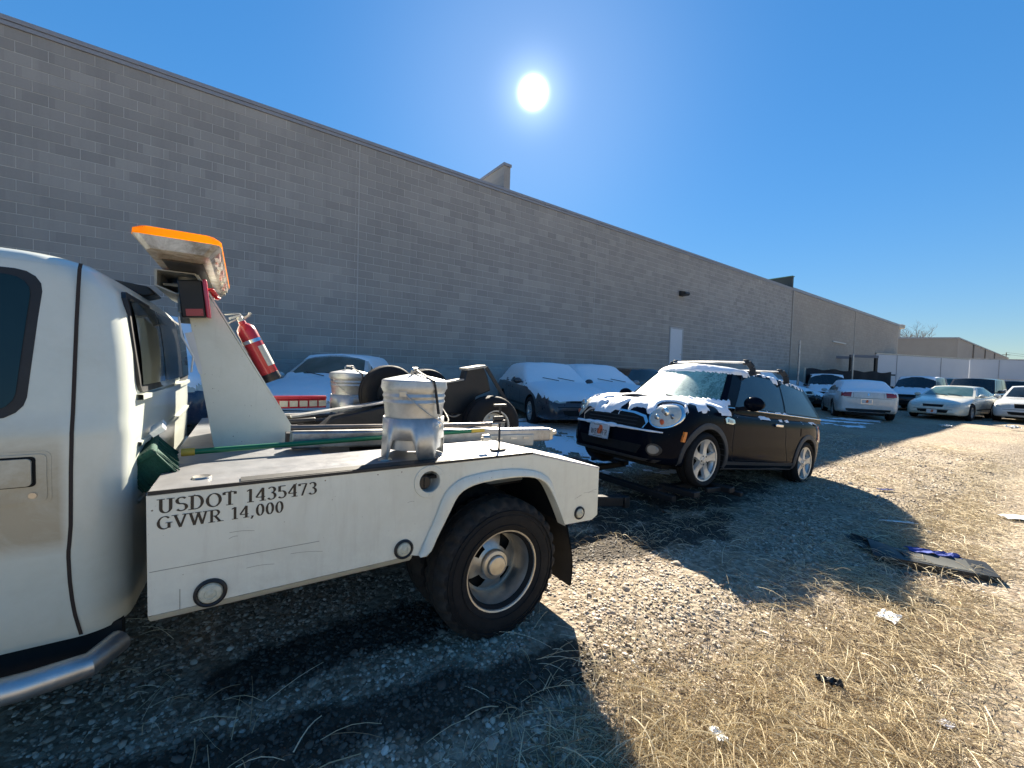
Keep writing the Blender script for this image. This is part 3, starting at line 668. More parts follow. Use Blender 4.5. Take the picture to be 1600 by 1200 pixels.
def bare_tree(x, Z, h, lab, seed):
    r = random.Random(seed); p = Vector(((x - 800) / 640 * Z, Z, 0)); t = thing('bare_tree', lab, 'tree', tuple(p)); wood = simple('bare_wood', (.16, .13, .11), .9)
    m = MB(); m.tube([(0, 0, 0), (.1, 0, h * .4), (.0, .1, h * .6)], [.28, .2, .14], 8); m.build('trunk', wood, t)
    c = MB()
    def br(p, d, l, rad, k):
        e = p + d * l; mid = (p + e) / 2 + Vector((r.gauss(0, .06), r.gauss(0, .06), 0)) * l; c.tube([p, mid, e], [rad, rad * .8, rad * .55], 4, caps=False)
        if k == 0: return
        for _ in range(r.choice((3, 3, 4))):
            nd = (d + Vector((r.gauss(0, .5), r.gauss(0, .5), r.uniform(-.05, .5)))).normalized(); br(p + (e - p) * r.uniform(.55, 1), nd, l * r.uniform(.55, .8), rad * .55, k - 1)
    for _ in range(6): br(Vector((0, .05, h * r.uniform(.35, .6))), Vector((r.gauss(0, .5), r.gauss(0, .5), 1)).normalized(), h * .2, .09, 4)
    c.build('crown', wood, t, smooth=False)
bare_tree(1423, 80, 13.5, 'faint bare tree showing above the low tan warehouse', 5)
def pole(x, Z, h, lab):
    p = Vector(((x - 800) / 640 * Z, Z, 0)); t = thing('utility_pole', lab, 'pole', tuple(p)); m = MB(); m.tube([(0, 0, 0), (0, 0, h)], [.16, .1], 8); m.build('shaft', simple('pole_wood', (.12, .09, .07), .9), t)
    m = MB(); m.box(-1.2, 1.2, -.06, .06, h - .8, h - .65); m.build('crossarm', simple('pole_wood', (.12, .09, .07), .9), t); return p + Vector((0, 0, h - .6))
pa = pole(1568, 130, 12., 'distant thin utility pole above the right end of the trailer roof'); pb = pole(1900, 120, 12., 'utility pole out of view to the right holding the wires')
for k in range(2):
    m = MB(); q0 = pa + Vector((0, 0, k * .6)); q1 = pb + Vector((0, 0, k * .6)); m.tube([q0.lerp(q1, i / 12) - Vector((0, 0, 2.0 * sin(pi * i / 12))) for i in range(13)], .03, 5)
    tag(m.build('power_line', BLACK), 'thin %s power line sagging over the far right lots' % ('lower' if k == 0 else 'upper'), 'wire')

# ------------------------------------------------------------------ vehicles: shared builders (local x forward, y left, origin on the ground under the rear axle)
def loft_body(st, n=5):
    """st: (x, halfwidth, z_bottom, z_shoulder, z_top)"""
    st = catmull(st, n); rows = []
    for (x, w_, zb, zs, zt) in st:
        w_ = max(w_, .01); zs = min(zs, zt - .01); zm = zb + (zs - zb) * .5
        hp = [(0, zb), (.55 * w_, zb), (.86 * w_, zb + .004), (.95 * w_, zb + .05 * (zs - zb)), (.985 * w_, zb + .2 * (zs - zb)), (1. * w_, zm), (.995 * w_, zb + .8 * (zs - zb)), (.975 * w_, zs), (.93 * w_, zs + .45 * (zt - zs)), (.80 * w_, zs + .78 * (zt - zs)), (.5 * w_, zs + .95 * (zt - zs)), (0, zt)]
        hp = catmull(hp, 2); ring = [(x, y, z) for y, z in hp] + [(x, -y, z) for y, z in hp[-2:0:-1]]
        rows.append(ring)
    m = MB(); m.grid(rows, closed=True); k = len(rows[0])
    m.f.append(tuple(range(k))); m.m.append(0); o = (len(rows) - 1) * k; m.f.append(tuple(o + j for j in range(k))[::-1]); m.m.append(0)
    return m
def cut_arches(bm_, name, mat, parent, arches, hw, depth=.30):
    """arches: (x, z, radius)"""
    o = bm_.build(name, [mat, CAVITY], parent, ang=50)
    c = MB()
    for (x, z, r) in arches:
        for s in (1, -1):
            M = Matrix.Translation((x, s * (hw - depth), z)) @ Matrix.Rotation(-s * pi / 2, 4, 'X')
            n = 32; vs = []; 
            for h in (0, depth + .3):
                for j in range(n):
                    t = 2 * pi * j / n; vs.append(M @ Vector((r * cos(t), r * sin(t), h)))
            fs = [(j, (j + 1) % n, n + (j + 1) % n, n + j) for j in range(n)] + [tuple(range(n))[::-1], tuple(range(n, 2 * n))]
            c.add(vs, fs)
    me = c.mesh('cut', [CAVITY], smooth=False); co = bpy.data.objects.new('cut', me); COL.objects.link(co)
    co.parent = parent
    md = o.modifiers.new('b', 'BOOLEAN'); md.object = co; md.operation = 'DIFFERENCE'; md.solver = 'EXACT'
    try: md.material_mode = 'TRANSFER'
    except Exception: pass
    bpy.context.view_layer.update(); dg = bpy.context.evaluated_depsgraph_get()
    nm = bpy.data.meshes.new_from_object(o.evaluated_get(dg)); o.modifiers.clear(); old = o.data; o.data = nm; nm.name = name
    bpy.data.objects.remove(co); bpy.data.meshes.remove(me); bpy.data.meshes.remove(old)
    nm.polygons.foreach_set('use_smooth', [True] * len(nm.polygons)); nm.set_sharp_from_angle(angle=radians(45)); return o
class Cabin:
    """greenhouse between the belt (t=0) and the roof edge (t=1)"""
    def __init__(s, xf0, xf1, xr1, xr0, w0, w1, zf, zr, rf, rr, bow=.10, bowr=.06, crown=.05, wtap=.93):
        s.__dict__.update(locals())
    def xf(s, t): return lerp(s.xf0, s.xf1, t)
    def xr(s, t): return lerp(s.xr0, s.xr1, t)
    def w(s, x, t):
        u = (x - s.xr(t)) / (s.xf(t) - s.xr(t)); k = 1 - (1 - s.wtap) * (2 * u - 1) ** 2 * (1.0 if u < .5 else .8)
        return lerp(s.w0, s.w1, max(t, 0) ** 1.15) * k
    def z(s, x, t):
        u = (x - s.xr0) / (s.xf0 - s.xr0); zb = lerp(s.zr, s.zf, u); v = min(1, max(0, (x - s.xr1) / (s.xf1 - s.xr1)))
        zt = lerp(s.rr, s.rf, v) + .03 * sin(pi * v); return lerp(zb, zt, t)
    def side(s, u, t, sg=1, off=0):
        x = lerp(s.xr(t), s.xf(t), u); return Vector((x, sg * (s.w(x, t) + off), s.z(x, t) + off * .3))
    def front(s, v, t, off=0):
        x0 = s.xf(t); wy = s.w(x0, t); y = v * wy; return Vector((x0 + s.bow * (1 - v * v) + off, y, s.z(x0, t) + s.crown * (1 - v * v) * t + off * .6))
    def rear(s, v, t, off=0):
        x0 = s.xr(t); wy = s.w(x0, t); return Vector((x0 - s.bowr * (1 - v * v) - off, v * wy, s.z(x0, t) + s.crown * (1 - v * v) * t + off * .6))
    def roof(s, u, v, off=0):
        xa = lerp(s.xr1 - s.bowr * (1 - v * v), s.xf1 + s.bow * (1 - v * v), u); x_ = min(max(xa, s.xr1), s.xf1)
        e = 4 * u * (1 - u); return Vector((xa, v * s.w(x_, 1), s.z(x_, 1) + s.crown * (1 - v * v) * (1 - .0 * e) + off))
    def shell(s):
        m = MB(); T = [-.14, 0, .15, .35, .6, .85, 1]; U = [i / 14 for i in range(15)]; V = [-1 + i / 8 for i in range(17)]
        for sg in (1, -1): m.grid([[s.side(u, t, sg) for u in U] for t in T])
        m.grid([[s.front(v, t) for v in V] for t in T]); m.grid([[s.rear(v, t) for v in V] for t in T])
        m.grid([[s.roof(u, v) for v in V] for u in U])
        bm = bmesh.new(); me = m.mesh('t', []) if False else None
        return m
    def build(s, name, mat, parent):
        m = s.shell(); me = m.mesh(name, mat, ang=42)
        bm = bmesh.new(); bm.from_mesh(me); bmesh.ops.remove_doubles(bm, verts=bm.verts, dist=.002); bmesh.ops.recalc_face_normals(bm, faces=bm.faces); bm.to_mesh(me); bm.free()
        me.set_sharp_from_angle(angle=radians(42)); return link(name, me, parent)
    def pane(s, kind, a, parent, mat, name='window', off=.004, n=8):
        """kind side: a=(sg,[(u,t) x4 corners lower-front, lower-rear, upper-rear, upper-front]); front/rear: a=(vmax,t0,t1)"""
        m = MB(); rows = []
        if kind == 'side':
            sg, q = a
            for i in range(5):
                t = i / 4; row = []
                for j in range(n + 1):
                    k = j / n; u = lerp(lerp(q[0][0], q[1][0], k), lerp(q[3][0], q[2][0], k), t); tt = lerp(lerp(q[0][1], q[1][1], k), lerp(q[3][1], q[2][1], k), t)
                    row.append(s.side(u, tt, sg, off))
                rows.append(row)
        else:
            vm, t0, t1 = a; fn = s.front if kind == 'front' else s.rear
            for i in range(7):
                t = lerp(t0, t1, i / 6); rows.append([fn(lerp(-vm, vm, j / 16), t, off) for j in range(17)])
        m.grid(rows); back = [[p + (Vector((0, -a[0] * .012, 0)) if kind == 'side' else Vector((-.012 if kind == 'front' else .012, 0, 0))) for p in r] for r in rows]
        b0 = len(m.v); m.grid(back); R_, C_ = len(rows), len(rows[0])
        edge = [j for j in range(C_)] + [i * C_ + C_ - 1 for i in range(1, R_)] + [(R_ - 1) * C_ + j for j in range(C_ - 2, -1, -1)] + [i * C_ for i in range(R_ - 2, 0, -1)]
        for i in range(len(edge)): m.f.append((edge[i], edge[(i + 1) % len(edge)], b0 + edge[(i + 1) % len(edge)], b0 + edge[i])); m.m.append(0)
        return m.build(name, mat, parent, ang=40)
def bvh_of(objs):
    vs, fs = [], []
    for o in objs:
        k = len(vs); vs += [v.co.copy() for v in o.data.vertices]; fs += [tuple(i + k for i in p.vertices) for p in o.data.polygons]
    return BVHTree.FromPolygons(vs, fs)
def wrap(bvh, rings, dirn, off, th, name, mat, parent, bevel=0, ang=50, fan=True, mi=None):
    """rings: list of point rings (outer first) thrown on to the surface along dirn; a shallow solid plate following it"""
    d = Vector(dirn).normalized(); rows = []
    for r in rings:
        row = []
        for p in r:
            p = Vector(p); h = bvh.ray_cast(p, d, 6)
            row.append(None if h[0] is None else h[0] - d * off)
        rows.append(row)
    dist = [ (p.dot(d)) for r in rows for p in r if p is not None]
    if not dist: return None
    med = sorted(dist)[len(dist) // 2]
    for i, r in enumerate(rows):
        for j, p in enumerate(r):
            if p is None or abs(p.dot(d) - med) > .45:
                q = Vector(rings[i][j]); rows[i][j] = q + d * (med - q.dot(d))
    m = MB(); m.grid(rows, closed=fan); k = len(rows[0])
    if fan: 
        o = (len(rows) - 1) * k; m.f.append(tuple(o + j for j in range(k))); m.m.append(0)
        b0 = len(m.v); m.v += [tuple(Vector(p) + d * th) for p in rows[0]]
        for j in range(k): m.f.append((j, (j + 1) % k, b0 + (j + 1) % k, b0 + j)); m.m.append(0)
    else:
        b0 = len(m.v); m.grid([[p + d * th for p in r] for r in rows]); R_ = len(rows)
        edge = [j for j in range(k)] + [i * k + k - 1 for i in range(1, R_)] + [(R_ - 1) * k + j for j in range(k - 2, -1, -1)] + [i * k for i in range(R_ - 2, 0, -1)]
        for i in range(len(edge)): m.f.append((edge[i], edge[(i + 1) % len(edge)], b0 + edge[(i + 1) % len(edge)], b0 + edge[i])); m.m.append(0)
    return m.build(name, mat, parent, ang=ang)
def poly_rings(poly, scales=(1, .8, .55, .25), sub=3):
    """poly: outline of 3D points -> rings shrinking to the middle, edges subdivided"""
    P = [Vector(p) for p in poly]; Q = []
    for i in range(len(P)):
        for k in range(sub): Q.append(P[i].lerp(P[(i + 1) % len(P)], k / sub))
    c = sum(Q, Vector()) / len(Q); return [[c + (q - c) * s for q in Q] for s in scales]
def front_patch(bvh, yz, name, mat, parent, off=.004, th=.03, x=8, d=(-1, 0, 0), sub=3, ang=50):
    return wrap(bvh, poly_rings([(x, y, z) for y, z in yz], sub=sub), d, off, th, name, mat, parent, ang=ang)
def side_patch(bvh, xz, sg, name, mat, parent, off=.004, th=.02, sub=3):
    return wrap(bvh, poly_rings([(x, sg * 3, z) for x, z in xz], sub=sub), (0, -sg, 0), off, th, name, mat, parent)
def side_strip(bvh, pts, sg, wd, name, mat, parent, off=.0015, th=.004):
    """narrow ribbon following points (x,z) on the flank"""
    P = [Vector((x, z)) for x, z in pts]; Q = []
    for i in range(len(P) - 1):
        n = max(1, int((P[i + 1] - P[i]).length / .06))
        for k in range(n): Q.append(P[i].lerp(P[i + 1], k / n))
    Q.append(P[-1]); a, b_ = [], []
    for i, p in enumerate(Q):
        d = (Q[min(i + 1, len(Q) - 1)] - Q[max(i - 1, 0)]).normalized(); nn = Vector((-d.y, d.x)) * wd / 2
        a.append((p.x + nn.x, sg * 3, p.y + nn.y)); b_.append((p.x - nn.x, sg * 3, p.y - nn.y))
    return wrap(bvh, [a, b_], (0, -sg, 0), off, th, name, mat, parent, fan=False)
def tyre_mesh(R, rr, wd, mat=RUBBER, lugs=0, n=48):
    h = wd / 2
    prof = [(rr - .015, -h * .62), (rr, -h * .82), (rr + .02, -h * .96), (rr + (R - rr) * .5, -h * 1.03), (R - .03, -h * .95), (R - .008, -h * .78), (R, -h * .5), (R, -h * .36), (R - .012, -h * .34), (R - .012, -h * .26), (R, -h * .24), (R + .001, 0), (R, h * .24), (R - .012, h * .26), (R - .012, h * .34), (R, h * .36), (R, h * .5), (R - .008, h * .78), (R - .03, h * .95), (rr + (R - rr) * .5, h * 1.03), (rr + .02, h * .96), (rr, h * .82), (rr - .015, h * .62)]
    def rf(r, hh, t, i, j):
        if not lugs: return r
        k = j + (2 if hh > 0 else 0)
        if r > R - .035 and abs(hh) > h * .40 and (k % 5) in (0, 1): return r - .016
        if r > R - .006 and abs(hh) < h * .36 and ((k + int(hh * 40)) % 5) == 3: return r - .009
        return r
    m = MB(); m.lathe(prof, n, Matrix.Rotation(pi / 2, 4, 'X'), rf=rf if lugs else None)
    q = len(prof) - 1
    if lugs:
        for f in range(len(m.f)):
            if 4 <= f // n <= q - 5: m.m[f] = 1
        for rr_, ww in ((rr + .045, .0035), (rr + .10, .003), (R - .052, .004)):   # moulded rings on both sidewalls
            for sg in (1, -1):
                t_ = (rr_ - rr) / (R - rr); hw_ = h * (lerp(.98, 1.03, t_ * 2) if t_ < .5 else lerp(1.03, .955, (t_ - .5) * 2))
                m.lathe([(rr_ - .004, sg * (hw_ - .004)), (rr_ - .002, sg * (hw_ + ww)), (rr_ + .002, sg * (hw_ + ww)), (rr_ + .004, sg * (hw_ - .004))], n, Matrix.Rotation(pi / 2, 4, 'X'))
    return m.mesh('tyre', [mat, TREAD], ang=38)
def rim_mesh(rr, wd, spokes=5, style='alloy', mat=ALLOY, face=.7):
    """outer face looks toward -y"""
    h = wd / 2; R90 = Matrix.Rotation(pi / 2, 4, 'X'); m = MB()
    m.lathe([(rr - .02, -h * .6), (rr - .012, h * .8), (rr + .012, h * .86), (rr + .012, h * .80), (rr - .004, h * .74), (rr - .03, h * .35), (rr - .04, -h * .1), (rr - .03, -h * .6)], 40, R90)
    m.lathe([(0, h * .2), (rr - .035, h * .1)], 40, R90, mi=1)   # dark brake depth
    m.lathe([(.0, h * face + .012), (.03, h * face + .012), (.034, h * face + .004), (.062, h * face), (.07, h * .3)], 24, R90)
    for k in range(spokes):
        a = 2 * pi * k / spokes + pi / 2; rows = []
        for i in range(6):
            t = i / 5; r = lerp(.045, rr - .01, t); wv = {'alloy': lerp(.032, .040, t) * (1 - .32 * sin(pi * t)), 'star': lerp(.052, .072, t) * (1 - .34 * sin(pi * t)), 'slim': .02}[style]
            y = h * lerp(face, .78, t) - .012 * sin(pi * t); dx = Vector((cos(a), 0, sin(a))); tx = Vector((-sin(a), 0, cos(a)))
            base = dx * r + Vector((0, -y, 0)); rows.append([base - tx * wv + Vector((0, .035, 0)), base - tx * wv * .8, base + Vector((0, .004, 0)), base + tx * wv * .8, base + tx * wv + Vector((0, .035, 0))])
        m.grid(rows)
    if style != 'steel':
        for k in range(5):
            a = 2 * pi * (k + .5) / 5 + pi / 2; M = Matrix.Translation((cos(a) * .05, -h * face - .001, sin(a) * .05)) @ R90
            m.lathe([(0, .003), (.009, .003), (.009, -.01)], 8, M, mi=1)
    return m.mesh('rim', [mat, CAVITY], ang=35)
_W = {}
def add_wheels(root, pts, R, rr, wd, style='alloy', spokes=5, mat=ALLOY, lugs=0, name='wheel'):
    key = (R, rr, wd, style, spokes, mat.name, lugs)
    if key not in _W: _W[key] = (rim_mesh(rr, wd, spokes, style, mat), tyre_mesh(R, rr, wd, RUBBER, lugs))
    rm, ty = _W[key]
    for (x, y, z) in pts:
        o = link(name, rm, root); o.location = (x, y, z); o.rotation_euler = (0, random.uniform(0, 1.2) if style != 'star' else .1, 0 if y < 0 else pi)
        t = link('tyre', ty, o)
def snow_cover(root, objs, fn, x0, x1, y0, y1, step, th, name='snow_cover', seed=0, mat=SNOW, offz=0):
    """snow lying on upward facing panels. fn(x,y,normal,hit)->cover in -1..1"""
    bv = bvh_of(objs); nx, ny = int((x1 - x0) / step), int((y1 - y0) / step); H_ = {}
    for i in range(nx + 1):
        for j in range(ny + 1):
            x, y = x0 + i * step, y0 + j * step; h = bv.ray_cast(Vector((x, y, 4)), Vector((0, 0, -1)), 6)
            if h[0] is None: continue
            n_ = h[1] if h[1].z > 0 else -h[1]; c = fn(x, y, n_, h[0])
            H_[i, j] = (h[0], n_, c)
    idx = {}; m = MB(); fs = []
    for i in range(nx):
        for j in range(ny):
            q = [(i, j), (i + 1, j), (i + 1, j + 1), (i, j + 1)]
            if any(a not in H_ for a in q): continue
            zz = [H_[a][0].z for a in q]
            if max(zz) - min(zz) > step * 3.5: continue
            if max(H_[a][2] for a in q) <= 0: continue
            row = []
            for a in q:
                if a not in idx:
                    p, n_, c = H_[a]; k = min(1, c * 5) if c > 0 else max(-.8, c * 5)
                    bumpy = 1 + .5 * noise.noise(p * 6 + Vector((seed, 0, 0)))
                    idx[a] = len(m.v); m.v.append(tuple(p + n_ * (th * (.18 + k) * bumpy if c > 0 else th * (.18 + 1.3 * k))))
                row.append(idx[a])
            fs.append(tuple(row))
    m.f = fs; m.m = [0] * len(fs)
    if not fs: return None
    # close the rim down on to the panel
    return tag(m.build(name, mat, root, ang=180), kind='stuff')
def plate(parent, M, rows, w_=.305, h_=.155, bg=(.62, .62, .62), fg=None, orange=True):
    """licence plate standing in local xz of M, facing -y"""
    m = MB(); m.box(-w_ / 2, w_ / 2, -.003, .003, -h_ / 2, h_ / 2); o = m.build('licence_plate', simple('plate_white', bg, .45, var=.1), parent, bevel=.002); o.matrix_local = M
    if orange:
        m = MB(); m.prism([(-.03, -.03), (.005, -.045), (.04, -.03), (.055, .01), (.045, .055), (.02, .07), (-.005, .062), (-.012, .03), (-.03, .012)], 'y', -.0045, -.0032); m.build('plate_arch', simple('plate_orange', (.75, .16, .05), .5), o)
    if rows:
        m = MB(); glyph_text(m, rows, .066, (-.135, -.05), .27, y=-.0056, serif=False); m.build('plate_number', BLACK, o, smooth=False)
        m = MB(); m.box(-.10, .02, -.0055, -.0035, .062, .068); m.box(-.09, .06, -.0055, -.0035, -.068, -.062); m.build('plate_print', BLACK, o, smooth=False)
    m = MB(); fr = .009
    m.box(-w_ / 2 - fr, w_ / 2 + fr, -.007, .002, h_ / 2, h_ / 2 + fr); m.box(-w_ / 2 - fr, w_ / 2 + fr, -.007, .002, -h_ / 2 - fr, -h_ / 2); m.box(-w_ / 2 - fr, -w_ / 2, -.007, .002, -h_ / 2, h_ / 2); m.box(w_ / 2, w_ / 2 + fr, -.007, .002, -h_ / 2, h_ / 2)
    m.build('plate_frame', CHROME, o); return o

# lettering drawn as pen strokes: (points), letter box 0..w x 0..1
def arc(cx, cy, rx, ry, a0, a1, n=12): return [(cx + rx * cos(radians(a0 + (a1 - a0) * i / n)), cy + ry * sin(radians(a0 + (a1 - a0) * i / n))) for i in range(n + 1)]
GL = {
 'U': (.78, [[(.16, 1), (.16, .33)] + arc(.39, .33, .23, .31, 180, 360) + [(.62, 1)]], [(.16, 1), (.62, 1)]),
 'S': (.60, [arc(.30, .75, .22, .23, 35, 270, 12) + arc(.30, .27, .24, .25, 90, -150, 12)], []),
 'D': (.78, [[(.16, 0), (.16, 1)], [(.16, .98), (.34, .98)] + arc(.34, .5, .32, .48, 90, -90) + [(.16, .02)]], [(.16, 0), (.16, 1)]),
 'O': (.82, [arc(.41, .5, .33, .48, 0, 360, 24)], []),
 'T': (.72, [[(.36, 0), (.36, 1)], [(.05, .97), (.67, .97)], [(.06, .97), (.06, .78)], [(.66, .97), (.66, .78)]], [(.36, 0)]),
 '1': (.50, [[(.28, 0), (.28, 1)], [(.28, 1), (.08, .86)]], [(.28, 0)]),
 '2': (.56, [arc(.27, .74, .2, .24, 160, -30, 10) + [(.08, .05)], [(.06, .04), (.5, .04)]], []),
 '3': (.56, [arc(.26, .76, .19, .22, 150, -90, 12), arc(.26, .28, .22, .26, 90, -150, 12)], []),
 '4': (.60, [[(.42, 0), (.42, 1)], [(.42, 1), (.04, .32)], [(.04, .30), (.56, .30)]], [(.42, 0)]),
 '5': (.56, [[(.12, .97), (.48, .97)], [(.12, .97), (.12, .55)] + arc(.26, .30, .22, .28, 110, -145, 12)], []),
 '7': (.56, [[(.06, .96), (.5, .96)], [(.5, .97), (.22, 0)], [(.06, .97), (.06, .80)]], []),
 '8': (.56, [arc(.28, .76, .18, .22, 0, 360, 16), arc(.28, .28, .21, .27, 0, 360, 16)], []),
 '9': (.56, [arc(.28, .68, .2, .29, 0, 360, 16), [(.48, .68), (.44, .25), (.2, .02)]], []),
 '0': (.58, [arc(.29, .5, .2, .48, 0, 360, 20)], []),
 'G': (.82, [arc(.42, .5, .33, .48, 45, 300, 18) + [(.66, .12)], [(.66, .06), (.66, .46)]], [(.66, .46)]),
 'V': (.78, [[(.10, 1), (.40, 0)], [(.40, 0), (.68, 1)]], [(.10, 1), (.68, 1)]),
 'W': (1.1, [[(.10, 1), (.34, 0)], [(.34, 0), (.55, .95)], [(.55, .95), (.78, 0)], [(.78, 0), (1.0, 1)]], [(.10, 1), (.55, 1), (1.0, 1)]),
 'R': (.78, [[(.16, 0), (.16, 1)], [(.16, .98), (.36, .98)] + arc(.36, .74, .22, .24, 90, -90) + [(.16, .50)], [(.36, .50), (.66, 0)]], [(.16, 0), (.16, 1), (.68, 0)]),
 'F': (.62, [[(.16, 0), (.16, 1)], [(.16, .97), (.56, .97)], [(.16, .52), (.46, .52)], [(.56, .97), (.56, .8)]], [(.16, 0), (.16, 1)]),
 ',': (.30, [[(.16, .10), (.15, -.02), (.08, -.16)]], []), ' ': (.38, [], [])}
def glyph_text(m, text, hgt, org, width, y=0., serif=True):
    tot = sum(GL[c][0] for c in text) + .06 * (len(text) - 1); sx = width / tot; x0 = org[0]; zz = org[1]; lay = 0
    thick, thin = (.165, .062) if serif else (.12, .10)
    for ch in text:
        w_, strokes, sf = GL[ch]
        for st in strokes:
            k = len(st); L_, R_ = [], []
            for i in range(k):
                a, b_ = st[max(i - 1, 0)], st[min(i + 1, k - 1)]
                if k > 4 and st[0] == st[-1] or (abs(st[0][0] - st[-1][0]) < 1e-6 and abs(st[0][1] - st[-1][1]) < 1e-6):
                    if i in (0, k - 1): a, b_ = st[k - 2], st[1]
                dx, dz = b_[0] - a[0], b_[1] - a[1]; l = sqrt(dx * dx + dz * dz) or 1; dx /= l; dz /= l
                wd = (thin + (thick - thin) * abs(dz) ** 1.3) / 2 * (1.0 if dx * dz <= 0.2 or not serif else .75)
                L_.append((st[i][0] - dz * wd, st[i][1] + dx * wd)); R_.append((st[i][0] + dz * wd, st[i][1] - dx * wd))
            lay += 1; yy = y - .00012 * (lay % 5)
            def P(q): return (x0 + q[0] * sx, yy, zz + q[1] * hgt)
            m.grid([[P(q) for q in L_], [P(q) for q in R_]])
        if serif:
            for (sx_, sz_) in sf:
                lay += 1; yy = y - .00012 * (lay % 5) - .0007; a = .045; wz = .19
                z1, z2 = (sz_ - a * .1, sz_ + a) if sz_ < .5 else (sz_ - a, sz_ + a * .1)
                m.add([(x0 + (sx_ - wz) * sx, yy, zz + z1 * hgt), (x0 + (sx_ + wz) * sx, yy, zz + z1 * hgt), (x0 + (sx_ + wz) * sx, yy, zz + z2 * hgt), (x0 + (sx_ - wz) * sx, yy, zz + z2 * hgt)], [(0, 1, 2, 3)])
        x0 += (w_ + .06) * sx

